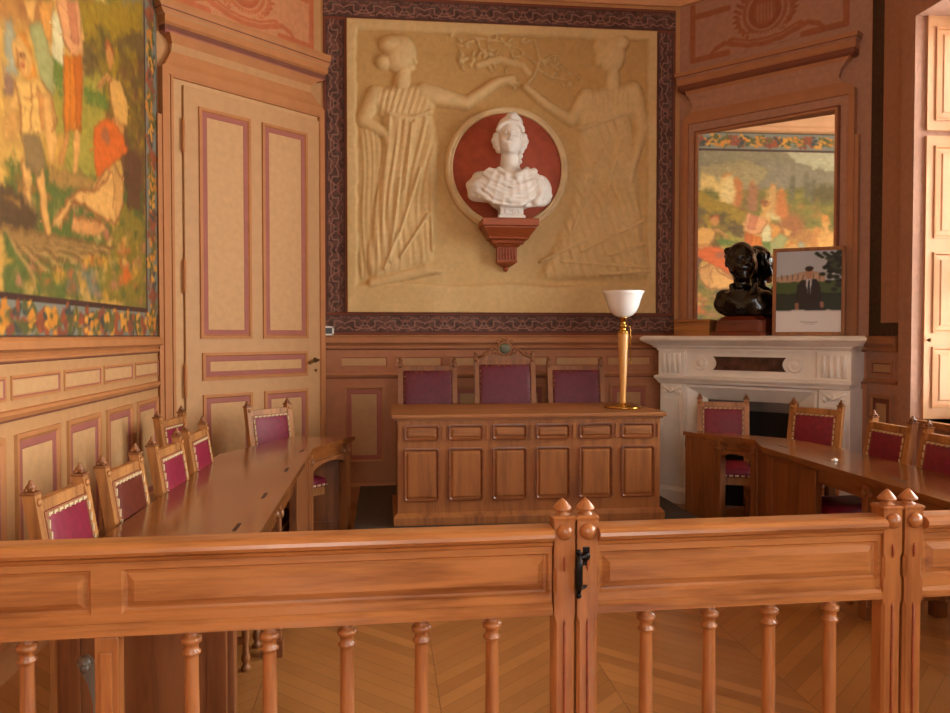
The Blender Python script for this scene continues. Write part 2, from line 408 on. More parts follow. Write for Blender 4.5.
# chevron oak parquet
m, nt, b = new_mat('chevron_parquet')
tc = node(nt, 'ShaderNodeTexCoord'); sx = node(nt, 'ShaderNodeSeparateXYZ'); nt.links.new(tc.outputs['Object'], sx.inputs[0])
def mth(op, a, bb=None, c=None):
    n = node(nt, 'ShaderNodeMath', operation=op)
    for i, v in enumerate((a, bb, c)):
        if v is None: continue
        if isinstance(v, (int, float)): n.inputs[i].default_value = v
        else: nt.links.new(v, n.inputs[i])
    return n.outputs[0]
PER = 1.5
u = mth('DIVIDE', mth('ADD', sx.outputs[0], -.22), PER); fr_ = mth('FRACT', u); tri = mth('ABSOLUTE', mth('SUBTRACT', fr_, .5))
v = mth('DIVIDE', mth('ADD', sx.outputs[1], mth('MULTIPLY', tri, PER*1.0)), .11)
col_id = mth('FLOOR', mth('MULTIPLY', u, 2)); bid = mth('FLOOR', v); bf = mth('FRACT', v)
cm = node(nt, 'ShaderNodeCombineXYZ'); nt.links.new(bid, cm.inputs[0]); nt.links.new(col_id, cm.inputs[1])
wn = node(nt, 'ShaderNodeTexWhiteNoise'); nt.links.new(cm.outputs[0], wn.inputs['Vector'])
nz = node(nt, 'ShaderNodeTexNoise'); nz.inputs['Scale'].default_value = 6; nz.inputs['Detail'].default_value = 6
nt.links.new(tc.outputs['Object'], nz.inputs['Vector'])
g = mth('ADD', mth('MULTIPLY', wn.outputs['Value'], .6), mth('MULTIPLY', nz.outputs['Fac'], .5))
rp = node(nt, 'ShaderNodeValToRGB'); e = rp.color_ramp.elements
e[0].position = .1; e[0].color = rgba((146, 94, 46)); e[1].position = 1.0; e[1].color = rgba((184, 126, 68)); nt.links.new(g, rp.inputs['Fac'])
gap = mth('LESS_THAN', bf, .04); seam = mth('LESS_THAN', mth('ABSOLUTE', mth('SUBTRACT', mth('FRACT', mth('MULTIPLY', u, 2)), .5)), .497)
mx = node(nt, 'ShaderNodeMix', data_type='RGBA'); mx.inputs[7].default_value = rgba((124, 78, 40))
nt.links.new(mth('MAXIMUM', gap, mth('SUBTRACT', 1, seam)), mx.inputs[0]); nt.links.new(rp.outputs[0], mx.inputs[6]); nt.links.new(mx.outputs[2], b.inputs['Base Color'])
b.inputs['Roughness'].default_value = .3; b.inputs['Coat Weight'].default_value = .2; M['floor'] = m

# ------------------------------------------------------------------ the room shell
H = 4.9; XL, XR, YR = -1.667, 3.825, -3.0
PA = (XL, 6.193); PB = (-.553, 7.306); PC = (2.723, 7.306); PD = (XR, 6.056)
ang = lambda a, b: math.atan2(b[1]-a[1], b[0]-a[0])
def wm(o, a): return dict(loc=(o[0], o[1], 0), rotz=a)
WL = wm((XL, 0), PI/2); WB = wm(PA, ang(PA, PB)); WK = wm((0, 7.306), 0.); WF = wm(PC, ang(PC, PD)); WR = wm((XR, 0), -PI/2); WZ = wm((0, YR), PI)
def struct(name, mb, mats, **k): return tag(mb.build(name, mats, **k), kind='structure')

fl = MB(); fl.prism([(XL-.2, YR-.2), (XR+.6, YR-.2), (XR+.6, 6.15), (2.85, 7.5), (-.65, 7.5), (XL-.2, 6.3)], -.1, 0); struct('floor', fl, M['floor'])
ce = MB(); ce.prism([(XL-.2, YR-.2), (XR+.6, YR-.2), (XR+.6, 6.15), (2.85, 7.5), (-.65, 7.5), (XL-.2, 6.3)], H, H+.1); struct('ceiling', ce, M['ceil'])
T = .2
lB = math.dist(PA, PB); lF = math.dist(PC, PD)
struct('wall_left', MB().box(YR-T, 6.193+.083, 0, T, 0, H), M['wall'], **WL)
struct('wall_back_left', MB().box(-.08, lB+.08, 0, T, 0, H), M['wall'], **WB)
struct('wall_back', MB().box(-.553-.083, 2.723+.083, 0, T, 0, H), M['wall'], **WK)
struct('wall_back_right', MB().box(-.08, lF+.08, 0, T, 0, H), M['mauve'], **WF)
WINS = [(4.15, 5.45), (2.1, 3.4), (.1, 1.4), (-1.9, -.6)]; SILL, HEAD, WT = .9, 3.78, .5
wr = MB(); ys = [6.056+.1]
for a, b_ in WINS: ys += [b_, a]
ys.append(YR)
for i in range(0, len(ys), 2): wr.box(-ys[i], -ys[i+1], 0, WT, 0, H)
for a, b_ in WINS: wr.box(-b_, -a, 0, WT, 0, SILL); wr.box(-b_, -a, 0, WT, HEAD, H)
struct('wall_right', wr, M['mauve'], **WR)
FILL_WIN = [(-3.3, -2.0), (-.3, 1.0)]                # unseen rear-wall openings added for frontal fill light, in the wall's u = -x
wr = MB(); us = [-(XR+T)]+[v_ for p in FILL_WIN for v_ in p]+[-(XL-T)]
for i in range(0, len(us), 2): wr.box(us[i], us[i+1], 0, WT, 0, H)
for a, b_ in FILL_WIN: wr.box(a, b_, 0, WT, 0, SILL); wr.box(a, b_, 0, WT, HEAD, H)
struct('wall_rear', wr, M['wall'], **WZ)

# windows with inner panelled shutters folded against the reveals; rear pair added for fill
for i, (a, b_, WW) in enumerate([(p, q, WR) for p, q in WINS]+[(-q, -p, WZ) for p, q in FILL_WIN]):
    w = bpy.data.objects.new('window_%d' % (i+1), None); COL.objects.link(w); w.location = WW['loc']; w.rotation_euler = (0, 0, WW['rotz'])
    tag(w, kind='structure')
    u0, u1 = -b_, -a
    c = MB()                                   # architrave on the room side
    for (p, q, r, t) in ((u0-.17, u0, SILL, HEAD+.17), (u1, u1+.17, SILL, HEAD+.17)):
        c.box(p, q, -.035, 0, r-.9, t); c.box(p+.02 if p < u0 else p, q if p < u0 else q-.02, -.055, -.035, r-.9, t)
    c.box(u0, u1, -.035, 0, HEAD, HEAD+.17); c.box(u0, u1, -.055, -.035, HEAD, HEAD+.14)
    c.build('architrave', M['mauve'], w)
    s = MB(); s.box(u0, u1, -.05, WT-.1, SILL-.04, SILL); s.build('sill', M['block'], w)
    f = MB()
    for p, q in ((u0, u0+.07), ((u0+u1)/2-.05, (u0+u1)/2+.05), (u1-.07, u1)): f.box(p, q, .38, .44, SILL, HEAD)
    for z in (SILL, 1.9, 2.95, HEAD-.07): f.box(u0, u1, .385, .435, z, z+.07)
    f.build('frame', M['reveal'], w)
    for p, q in ((u0+.07, (u0+u1)/2-.05), ((u0+u1)/2+.05, u1-.07)):
        MB().box(p, q, .405, .412, SILL+.07, HEAD-.07).build('pane', M['pane'], w)
    for k, (uu, sg) in enumerate(((u0, 1), (u1, -1))):
        sh = MB()                              # shutter leaves lie on the jamb: local plane x = uu
        sh.xf = Matrix(((0, sg, 0, uu), (1, 0, 0, 0), (0, 0, 1, 0), (0, 0, 0, 1)))      # (depth, thickness, z) -> (x, y, z)
        sh.box(.03, .37, 0, .02, SILL, 2.93); sh.box(.03, .37, 0, .02, 2.97, HEAD)
        for z0, z1 in ((.98, 1.42), (1.52, 2.1), (2.2, 2.86), (3.04, 3.7)):
            l = []
            for ins, o in ((0, .02), (0, .03), (.012, .032), (.02, .022), (.05, .024), (.06, .03)):
                l.append([(.09+ins, o, z0+ins), (.33-ins, o, z0+ins), (.33-ins, o, z1-ins), (.09+ins, o, z1-ins)])
            sh.loft(l, [0, 0, 1, 0, 0], (0, 1))
        so = sh.build('shutter', [M['reveal'], M['ochre']], w)
        kb = MB(); kb.xf = sh.xf; kb.lathe([(.006, .02), (.006, .035), (.014, .04), (.014, .05), (.004, .055)], (.055, 0, 1.47), 8, axis='y'); kb.build('knob', M['oldbrass'], so)

# ------------------------------------------------------------------ cornice at the ceiling
prof = [(0, 4.53), (.03, 4.53), (.03, 4.58), (.06, 4.6), (.07, 4.66), (.12, 4.72), (.14, 4.78), (.22, 4.84), (.24, H), (0, H)]
def trim(n, mb, mats, W): return tag(mb.build('trim_%d' % n, mats, **W), kind='structure')
for n, (W, a, b_) in enumerate(((WL, YR, 6.193), (WB, 0, lB), (WK, -.553, 2.723), (WF, 0, lF), (WR, -6.056, -YR))):
    trim(n+1, MB().mould(a, b_, prof), M['cornice'], W)

# ------------------------------------------------------------------ dado panelling
STP = [(0, 0), (0, .014), (.018, .018), (.024, .008), (.055, .008), (.06, .004)]
STPM = [0, 0, 2, 3, 1, 1]
def dado(n, W, a, b_, cols, low=.36, base=0., back=False):
    t = MB(); t.box(a, b_, -.012, 0, base, 1.4)
    t.mould(a, b_, [(.012, 1.375), (.03, 1.39), (.03, 1.4), (.018, 1.41), (.03, 1.425), (.055, 1.44), (.055, 1.475), (.04, 1.49), (0, 1.5)], 2)
    t.mould(a, b_, [(.012, 1.375), (.026, 1.38), (.026, 1.392), (.012, 1.392)], 4)
    t.mould(a, b_, [(.012, 1.125), (.022, 1.13), (.034, 1.15), (.028, 1.165), (.012, 1.17)], 2)
    t.mould(a, b_, [(.012, 1.118), (.018, 1.118), (.018, 1.128), (.012, 1.128)], 4)
    t.mould(a, b_, [(.012, base), (.03, base), (.03, base+.15), (.022, base+.17), (.012, base+.18)], 2)
    for u0, u1 in cols:
        t.panel(u0, u1, 1.212, 1.322, [(0, 0), (0, .008), (.012, .008), (.018, .002), (.024, .002)], [0, 2, 3, 0, 1], -.012)
        t.panel(u0+.03, u1-.03, low, 1.055, [(0, 0), (0, .016), (.02, .016), (.035, .006), (.07, .006), (.075, .002)], [0, 2, 2, 3, 3, 1], -.012)
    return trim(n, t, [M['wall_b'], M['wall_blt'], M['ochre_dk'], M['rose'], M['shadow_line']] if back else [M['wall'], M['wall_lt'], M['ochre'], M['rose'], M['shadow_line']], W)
dado(6, WL, YR, 6.193, [(3.803+.602*k, 3.803+.602*k+.55) for k in range(-11, 4)] + [(5.64, 6.06)][:0])
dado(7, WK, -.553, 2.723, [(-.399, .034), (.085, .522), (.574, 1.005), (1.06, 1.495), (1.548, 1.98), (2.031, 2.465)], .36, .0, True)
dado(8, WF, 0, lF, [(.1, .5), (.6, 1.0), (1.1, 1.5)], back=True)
ys2 = [(-6.056, -5.66)]+[(-a+.17, -b_-.17) for (a, _), (_, b_) in zip(WINS[:-1], WINS[1:])]+[(1.9+.17, 3.0)]
t = MB()
for a, b_ in ys2:
    t.box(a, b_, -.012, 0, 0, 1.4)
    t.mould(a, b_, [(.012, 1.375), (.03, 1.39), (.03, 1.41), (.055, 1.44), (.055, 1.475), (.04, 1.49), (0, 1.5)], 2)
    t.mould(a, b_, [(.012, 1.125), (.034, 1.15), (.012, 1.17)], 2)
    t.mould(a, b_, [(.012, 0), (.03, 0), (.03, .15), (.012, .18)], 2)
    p, q = a+.06, b_-.06
    t.panel(p, q, 1.19, 1.31, [(0, 0), (0, .01), (.02, .01), (.03, .002), (.04, .002)], [0, 2, 4, 1, 1], -.012)
    t.panel(p, q, .36, 1.05, [(0, 0), (0, .016), (.02, .016), (.035, .006), (.07, .006), (.075, .002)], [0, 2, 2, 4, 3, 1], -.012)
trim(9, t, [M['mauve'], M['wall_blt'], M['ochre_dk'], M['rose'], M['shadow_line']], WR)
st = MB()                                        # dark painted border framing the field beside the window
st.box(-6.045, -5.9, -.004, 0, 1.5, 4.5); st.box(-5.9, -5.66, -.004, 0, 1.5, 1.6)
trim(10, st, M['stripe'], WR)

# ------------------------------------------------------------------ door with architrave and entablature
# recess steps are shown by the leaf standing in its frame
a = MB()
def arch(u0, u1, z1, w, o, mat):                 # one stepped band of an architrave
    a.box(u0, u0+w, -o, 0, 0, z1, mat); a.box(u1-w, u1, -o, 0, 0, z1, mat); a.box(u0+w, u1-w, -o, 0, z1-w, z1, mat)
arch(.03, 1.565, 3.475, .05, .06, 2); arch(.075, 1.545, 3.45, .03, .045, 0); arch(.1, 1.53, 3.43, .02, .055, 2)
a.box(-.005, .03, -.05, 0, 0, 3.12, 2); a.box(-.012, .045, -.07, 0, 0, .25, 2)
a.box(.12, .2, -.03, 0, 0, 3.41, 1); a.box(.2, 1.51, -.03, 0, 3.375, 3.41, 1)
a.rects([(.03, 1.565, .06, 3.475), (.05, 1.55, .06, 3.49), (.075, 1.5, .05, 3.53), (.11, 1.43, .045, 3.6), (.115, 1.425, .05, 3.66), (.09, 1.47, .075, 3.7), (.07, 1.53, .09, 3.722)], [2, 2, 2, 0, 2, 2])
a.rects([(.05, 1.54, .07, 3.72), (.045, 1.55, .075, 3.735), (.04, 1.56, .08, 3.738), (.04, 1.56, .08, 3.775), (.03, 1.57, .1, 3.79), (.03, 1.57, .1, 3.84), (.01, 1.575, .11, 3.85), (-.01, 1.58, .12, 3.875), (-.01, 1.58, .12, 3.885), (-.03, 1.585, .13, 3.91), (-.03, 1.585, .13, 3.94), (.02, 1.57, .0, 3.96)], [3, 3, 4, 2, 2, 0, 2, 4, 2, 2, 2])
trim(11, a, [M['wall'], M['wall_lt'], M['ochre'], M['rose'], M['shadow_line']], WB)
d = bpy.data.objects.new('door_1', None); COL.objects.link(d); d.location = WB['loc']; d.rotation_euler = (0, 0, WB['rotz']); tag(d, kind='structure')
lf = MB(); lf.box(.205, 1.51, -.05, -.002, .02, 3.375, 0, .004)
DS = [(0, 0), (0, .012), (.022, .014), (.03, .004), (.065, .006), (.07, .003), (.075, .003)]; DM = [2, 2, 2, 3, 3, 1, 1]
for u0, u1, z0, z1 in ((.329, .795, 1.478, 3.24), (.907, 1.376, 1.478, 3.24), (.343, 1.37, 1.154, 1.37), (.345, .797, .28, 1.045), (.915, 1.37, .28, 1.045)):
    lf.panel(u0, u1, z0, z1, DS, DM, -.05)
lfo = lf.build('door_leaf', [M['door'], M['wall_lt'], M['ochre'], M['rose']], d)
h = MB(); h.lathe([(.022, 0), (.022, .008), (.01, .012), (.01, .05)], (1.452, 0, 1.29), 10, axis='y')
h.xf = Matrix.Scale(-1, 4, (0, 1, 0)) @ Matrix.Translation((0, .05, 0))
h2 = MB(); h2.lathe([(.024, .05), (.024, .058), (.01, .062), (.01, .1)], (1.452, 0, -1.29), 10, axis='y'); h2.xf = None
hh = MB(); hh.lathe([(.022, -.05), (.022, -.058), (.01, -.062), (.01, -.1)], (1.452, 0, 1.29), 10, axis='y')
hh.tube([(1.452, -.095, 1.29), (1.42, -.1, 1.293), (1.38, -.1, 1.275), (1.35, -.1, 1.265)], [.012, .012, .01, .013], 8)
hh.build('handle', M['oldbrass'], lfo)
hh = MB(); hh.lathe([(.013, -.05), (.013, -.056), (.004, -.057)], (1.46, 0, 1.2), 10, axis='y'); hh.build('keyhole_plate', M['oldbrass'], lfo)
for z in (.5, 1.16, 1.95, 3.0):
    MB().lathe([(.003, -.13), (.012, -.12), (.012, .12), (.003, .13)], (.2, -.052, z), 8, axis='z').build('hinge', M['ochre'], lfo)

# ------------------------------------------------------------------ painted mural on the left wall
mu = thing('mural_painting', 'large painted mural of bathers in green and orange landscape with fruit border, left wall', 'mural', WL['loc'], WL['rotz'])
Y0, Y1, Z0, Z1 = 2.6, 6.2, 1.488, 4.5
P = Paint(Y0, Y1, Z0, Z1, .0105, (112, 108, 52), .028, 5)
nn = vnoise(P.X.shape, (9, 8), 21); n2 = vnoise(P.X.shape, (40, 60), 22)
P._mix(np.clip((nn-.45)*3, 0, 1), (138, 126, 48)); P._mix(np.clip((.42-nn)*3, 0, 1), (84, 98, 44)); P._mix(np.clip((n2-.62)*2.5, 0, .6), (168, 130, 52))
fl_ = (218, 160, 86); fd = (202, 134, 68)
# the far landscape high up: sky, hills, cliffs, meadow
P.poly([(Y0, 4.5), (Y1, 4.5), (Y1, 3.6), (Y0, 3.6)], (136, 128, 102), shade=0); P.poly([(Y0, 4.5), (4.45, 4.5), (3.9, 4.05), (3.3, 3.95), (Y0, 3.8)], (182, 178, 146), shade=0)
P.poly([(5.395, 4.041), (4.328, 4.105), (3.864, 4.040), (3.302, 3.873), (3.298, 3.531), (5.391, 3.426)], (128, 120, 100)); P.poly([(5.395, 3.997), (4.711, 4.098), (4.326, 3.958), (4.478, 3.734), (5.391, 3.500)], (150, 136, 96))
P.poly([(5.394, 3.910), (5.212, 3.854), (5.058, 3.695), (4.630, 3.629), (4.598, 3.482), (5.391, 3.426)], (206, 172, 104))
P.poly([(5.392, 3.617), (3.300, 3.709), (3.289, 2.785), (5.386, 2.766)], (118, 112, 50)); P.poly([(5.388, 3.030), (3.293, 3.114), (3.275, 1.588), (5.377, 1.587)], (192, 146, 70))
for i in range(120):
    x = 3.2+2.7*RNG.random(); z = 3.05+.6*RNG.random()
    P.ell((x, z), .05+.09*RNG.random(), .04+.06*RNG.random(), [(96, 96, 44), (140, 126, 54), (116, 104, 46), (164, 116, 60)][i % 4], .7, al=.7)
for x, z in ((3.985, 3.816), (3.769, 3.850), (3.675, 3.762)): P.ell((x, z-.12), .06, .26, (106, 100, 78), .4)
P.ell((3.471, 3.602), .22, .2, (92, 84, 50), .5); P.ell((4.009, 3.135), .28, .26, (160, 100, 56), .5); P.ell((3.775, 2.959), .2, .15, (176, 118, 62), .6)
for (px, pz, c) in (((5.029, 3.828), .0, (222, 188, 116)), ((4.831, 3.802), 0, (192, 116, 60)), ((4.601, 3.747), 0, (160, 108, 74)), ((4.293, 3.693), 0, (206, 160, 96)), ((4.154, 3.636), 0, (196, 116, 60)), ((4.953, 3.859), 0, (226, 196, 130))):
    x, z = px; P.ell((x, z), .055, .07, fd, .3); P.seg((x, z-.06), (x, z-.32), .07, .09, c, .05)
def mfig(px, head, body, skirt, top, bot, w=.13):
    x, z = px; P.poly([(x-w, z-.14), (x+w, z-.14), (x+w*.8, z-.5), (x-w*.8, z-.5)], body); P.poly([(x-w*.8, z-.45), (x+w*.8, z-.45), (x+w*.9, z-1.0), (x-w*.9, z-1.0)], skirt)
    P.seg((x, z-.1), (x, z-.2), .05, .1, fl_, .04); P.ell((x, z), .075, .095, fl_, .25); P.ell((x+.01, z+.05), .08, .06, head, .35)
mfig((5.071, 3.328), (160, 92, 50), (220, 148, 98), (192, 96, 44), 0, 0); mfig((4.750, 3.288), (140, 90, 52), (208, 146, 82), (196, 150, 86), 0, 0, .12)
mfig((4.398, 3.426), (150, 92, 52), (212, 200, 150), (206, 194, 146), 0, 0, .1); P.seg((4.350, 3.279), (4.196, 3.251), .04, .03, (212, 190, 130), .03)
mfig((3.466, 3.201), (216, 140, 64), fl_, (206, 150, 84), 0, 0, .16); P.seg((3.590, 3.080), (3.665, 2.841), .05, .05, fd, .04)
# the part seen straight on
P.poly([(4.665, 3.325), (5.860, 3.812), (5.843, 3.329), (4.803, 3.048)], (148, 120, 36)); P.poly([(4.731, 3.133), (5.899, 3.622), (5.875, 2.927), (4.722, 2.857)], (96, 78, 44)); P.poly([(5.264, 3.264), (5.892, 3.413), (5.854, 2.337), (5.387, 2.426)], (98, 66, 44))
for i in range(170):
    x, z = 4.9+1.05*RNG.random(), 2.75+.6*RNG.random()
    P.ell((x, z), .03+.07*RNG.random(), .02+.05*RNG.random(), [(164, 132, 34), (118, 92, 36), (132, 112, 40), (96, 82, 40)][i % 4], .6, al=.75)
P.poly([(3.785, 2.859), (3.863, 2.932), (3.934, 2.676), (3.779, 2.662)], (150, 150, 126)); P.poly([(3.779, 2.662), (3.914, 2.660), (3.891, 2.582), (3.776, 2.565)], (140, 104, 84))
P.poly([(4.193, 2.675), (5.011, 3.060), (5.167, 2.538), (4.781, 2.374), (4.182, 2.333)], (152, 138, 54)); P.poly([(4.723, 2.884), (5.109, 2.925), (5.142, 2.851), (4.749, 2.788)], (92, 116, 46)); P.poly([(4.295, 2.903), (4.471, 2.885), (4.440, 2.721), (4.316, 2.785)], (100, 122, 50))
P.poly([(3.776, 2.552), (3.919, 2.527), (3.925, 2.392), (3.769, 2.355)], (196, 140, 72)); P.poly([(4.186, 2.455), (4.461, 2.572), (4.429, 2.384), (4.229, 2.342)], (206, 150, 64))
P.poly([(3.767, 2.268), (5.815, 2.536), (5.787, 1.746), (3.747, 1.656)], (80, 96, 44)); P.poly([(4.241, 2.345), (4.940, 2.404), (4.778, 2.306), (4.238, 2.261)], (160, 118, 62)); P.poly([(4.416, 1.996), (5.009, 2.006), (4.923, 1.911), (4.439, 1.884)], (70, 104, 48))
P.poly([(4.477, 1.856), (4.841, 1.864), (5.000, 1.723), (4.433, 1.728)], (104, 110, 92)); P.poly([(4.620, 1.982), (4.975, 1.979), (4.906, 1.892), (4.661, 1.904)], (196, 130, 48))
P.poly([(5.385, 2.362), (5.851, 2.267), (5.832, 1.720), (5.000, 1.723), (4.940, 1.930)], (124, 108, 40)); P.poly([(5.417, 2.717), (5.775, 2.698), (5.763, 2.344), (5.464, 2.337)], (86, 56, 40))
for i in range(200):
    q = RNG.random(); x = 3.75+2.1*RNG.random(); z = 1.72+.5*RNG.random()
    P.ell((x, z), .03+.07*RNG.random(), .015+.035*RNG.random(), [(190, 116, 88), (206, 146, 54), (178, 92, 48), (84, 96, 48), (126, 116, 52), (206, 160, 92)][i % 6], .6, al=.75)
P.ell((5.448, 1.885), .13, .07, (216, 96, 34), .5)
P.soften(1); P.strokes(6500, .03, .08, .015, .06, 91)
P.poly([(3.987, 3.049), (4.139, 3.111), (4.091, 2.988), (4.027, 2.982)], fl_); P.poly([(4.139, 3.111), (4.329, 3.188), (4.297, 2.953), (4.202, 2.943)], (206, 140, 66))
P.poly([(4.036, 2.953), (4.182, 3.032), (4.319, 2.886), (4.313, 2.710), (4.193, 2.675)], (152, 152, 96))
P.poly([(4.366, 3.204), (4.679, 3.331), (4.714, 3.073), (4.583, 2.996), (4.450, 3.033)], (216, 150, 98)); P.poly([(4.510, 3.262), (4.636, 3.313), (4.671, 3.085), (4.558, 3.071)], (196, 120, 82)); P.poly([(4.448, 2.955), (4.713, 3.045), (4.699, 2.626), (4.448, 2.558)], (204, 112, 32)); P.poly([(4.583, 2.996), (4.713, 3.045), (4.699, 2.632), (4.612, 2.605)], (182, 92, 30))
P.poly([(4.461, 2.562), (4.542, 2.582), (4.429, 2.379), (4.365, 2.376)], fd); P.poly([(4.570, 2.594), (4.670, 2.619), (4.633, 2.389), (4.562, 2.359)], (216, 154, 82))
P.poly([(3.859, 2.785), (3.910, 2.870), (4.003, 2.904), (4.054, 2.853), (4.137, 2.706), (4.059, 2.668), (3.976, 2.707), (3.886, 2.714)], (206, 128, 48)); P.ell((3.963, 2.789), .12, .085, (216, 162, 88), .25); P.ell((3.973, 2.756), .09, .05, (214, 156, 84), .3)
P.poly([(3.893, 2.645), (3.997, 2.700), (4.172, 2.731), (4.312, 2.685), (4.360, 2.607), (4.283, 2.517), (3.947, 2.425), (3.941, 2.555)], (216, 166, 88)); P.poly([(4.126, 2.688), (4.288, 2.677), (4.334, 2.601), (4.271, 2.524), (4.165, 2.498)], fd); P.poly([(3.773, 2.478), (3.903, 2.621), (3.952, 2.590), (3.810, 2.453)], (216, 160, 84)); P.poly([(4.170, 2.668), (4.253, 2.707), (4.356, 2.495), (4.302, 2.373), (4.242, 2.380)], fl_)
P.poly([(3.933, 2.313), (4.037, 2.312), (4.060, 2.020), (4.005, 1.985), (3.966, 2.081)], (206, 152, 82)); P.poly([(4.080, 2.288), (4.193, 2.320), (4.244, 2.055), (4.360, 1.836), (4.251, 1.917), (4.173, 2.035)], (206, 150, 80)); P.poly([(3.937, 2.431), (4.141, 2.468), (4.217, 2.335), (4.112, 2.256), (3.983, 2.287)], (128, 102, 64))
P.ell((5.173, 3.238), .1, .05, (164, 84, 42), .35); P.ell((5.171, 3.190), .09, .07, (206, 138, 72), .3); P.poly([(5.131, 3.063), (5.353, 3.108), (5.508, 3.015), (5.502, 2.865), (5.285, 2.804), (5.179, 2.903)], (214, 158, 80)); P.poly([(4.925, 2.941), (5.114, 3.081), (5.221, 3.073), (4.991, 2.943)], (214, 154, 84)); P.poly([(5.140, 2.802), (5.287, 2.853), (5.441, 2.831), (5.398, 2.744)], fd)
P.poly([(4.885, 2.690), (5.001, 2.766), (5.176, 2.818), (5.361, 2.785), (5.538, 2.713), (5.356, 2.634), (5.203, 2.551), (5.041, 2.447), (4.924, 2.412), (4.879, 2.506)], (208, 94, 34)); P.ell((5.084, 2.693), .09, .05, (170, 96, 60), .4)
P.poly([(5.095, 2.505), (5.240, 2.553), (5.409, 2.493), (5.404, 2.334), (5.227, 2.189), (4.949, 2.192), (4.701, 2.227), (4.558, 2.225), (4.367, 2.051), (4.255, 2.041), (4.449, 2.207), (4.630, 2.286), (4.889, 2.343)], (216, 160, 88)); P.poly([(4.555, 2.150), (4.981, 2.167), (5.118, 2.150), (4.912, 2.077), (4.524, 2.051)], (202, 138, 78)); P.poly([(4.826, 2.337), (5.095, 2.511), (5.183, 2.499), (4.921, 2.337)], (210, 152, 84)); P.poly([(5.239, 2.535), (5.409, 2.481), (5.384, 2.324), (5.228, 2.201), (5.253, 2.402)], (206, 148, 80))
ol = (146, 84, 46)                                # brushed contour lines inside and around the bathers
for pts, r in (([(5.095, 2.505), (4.990, 2.425), (4.889, 2.343), (4.644, 2.288), (4.462, 2.209), (4.267, 2.048)], .009), ([(5.240, 2.553), (5.390, 2.490), (5.404, 2.340), (5.228, 2.195), (4.982, 2.196)], .009), ([(5.201, 2.502), (5.234, 2.399), (5.194, 2.282)], .008), ([(4.982, 2.196), (4.730, 2.226), (4.572, 2.222), (4.379, 2.053)], .011), ([(5.183, 2.499), (5.022, 2.396), (4.905, 2.334)], .008), ([(4.555, 2.140), (4.758, 2.158), (4.981, 2.167)], .009),
               ([(3.893, 2.636), (3.941, 2.555), (3.947, 2.434)], .008), ([(4.172, 2.731), (4.265, 2.710), (4.360, 2.607), (4.283, 2.517)], .008), ([(4.049, 2.684), (4.057, 2.588), (4.042, 2.476)], .006), ([(3.973, 2.605), (4.036, 2.610), (4.124, 2.645)], .006), ([(3.943, 2.315), (3.978, 2.106), (4.006, 1.994)], .007), ([(4.080, 2.288), (4.173, 2.045), (4.251, 1.917)], .007), ([(3.908, 2.802), (3.916, 2.724), (3.966, 2.713)], .008),
               ([(5.131, 3.051), (5.197, 2.914), (5.285, 2.804)], .008), ([(4.941, 2.940), (5.113, 3.033), (5.202, 3.061)], .008), ([(4.448, 2.955), (4.448, 2.564)], .007), ([(4.527, 2.966), (4.529, 2.589)], .006), ([(4.366, 3.193), (4.450, 3.033), (4.583, 3.001)], .008)): P.line(pts, r, ol, .012, .75)
for a in ((3.943, 2.787), (3.984, 2.799)): P.ell(a, .022, .012, (96, 60, 40), .6)
P.seg((3.965, 2.794), (3.962, 2.766), .008, .012, (190, 120, 66), .01); P.seg((3.950, 2.744), (3.978, 2.752), .009, .008, (176, 86, 58), .01)
P.ell((3.797, 2.055), .38, .12, (82, 62, 42), .3); P.poly([(3.762, 2.110), (3.917, 2.119), (3.936, 2.085), (3.876, 2.099), (3.761, 2.093)], (176, 126, 62))
for k in range(14):
    P.seg((3.757, 1.971), (4.05+.09*k, 1.78+.02*k), .012, .01, [(176, 136, 78), (122, 88, 48)][k % 2], .012)
P.soften(1); P.strokes(3800, .014, .036, .008, .05, 92); P._mix(np.full(P.X.shape, .13), (150, 104, 40)); P.grain(.03, .035, 31); P.grain(.04, .07, 33, .3)
# dark inner line and fruit border
bs = [(5.905, Y1, Z0, Z1), (Y0, Y1, Z0, 1.665), (Y0, Y1, 4.25, Z1)]
for x0, x1, z0, z1 in bs:
    msk = ((P.X >= x0) & (P.X <= x1) & (P.Z >= z0) & (P.Z <= z1)).astype(float); P._mix(msk, (126, 124, 108))
P._mix(((np.abs(P.X-5.895) < .012) & (P.Z > 1.66) & (P.Z < 4.26) | (np.abs(P.Z-1.68) < .016) & (P.X < 5.905) | (np.abs(P.Z-4.24) < .014) & (P.X < 5.905)).astype(float), (74, 48, 40))
FC = [(200, 128, 48), (152, 78, 46), (92, 90, 50), (132, 72, 52), (212, 146, 56), (104, 96, 50), (72, 74, 64)]
def fruit(x, z, i):
    for k in range(15):
        a_ = RNG.random()*6.28; r = .07*RNG.random()**.5
        P.ell((x+r*math.cos(a_)*1.2, z+r*math.sin(a_)), .028+.02*RNG.random(), .02+.015*RNG.random(), FC[(i+(k % 3 == 0)*2) % 7], .5, al=.9)
for i in range(46):
    fruit(Y0+.08*i+.04, 1.575+.012*((i % 3)-1), i*3); fruit(Y0+.08*i+.04, 4.37+.02*((i % 3)-1), i*2+1)
for i in range(40): fruit(6.04+.03*((i % 3)-1), 1.6+.072*i, i*5 % 7)
P._mix(((P.Z < Z0+.02) | (P.Z > Z1-.02)).astype(float), (66, 52, 46)); P._mix((P.X > Y1-.03).astype(float), (120, 112, 100))
mu.location.x += .002; link('canvas', P.mesh('canvas', M['paint'], thick=.014), mu)

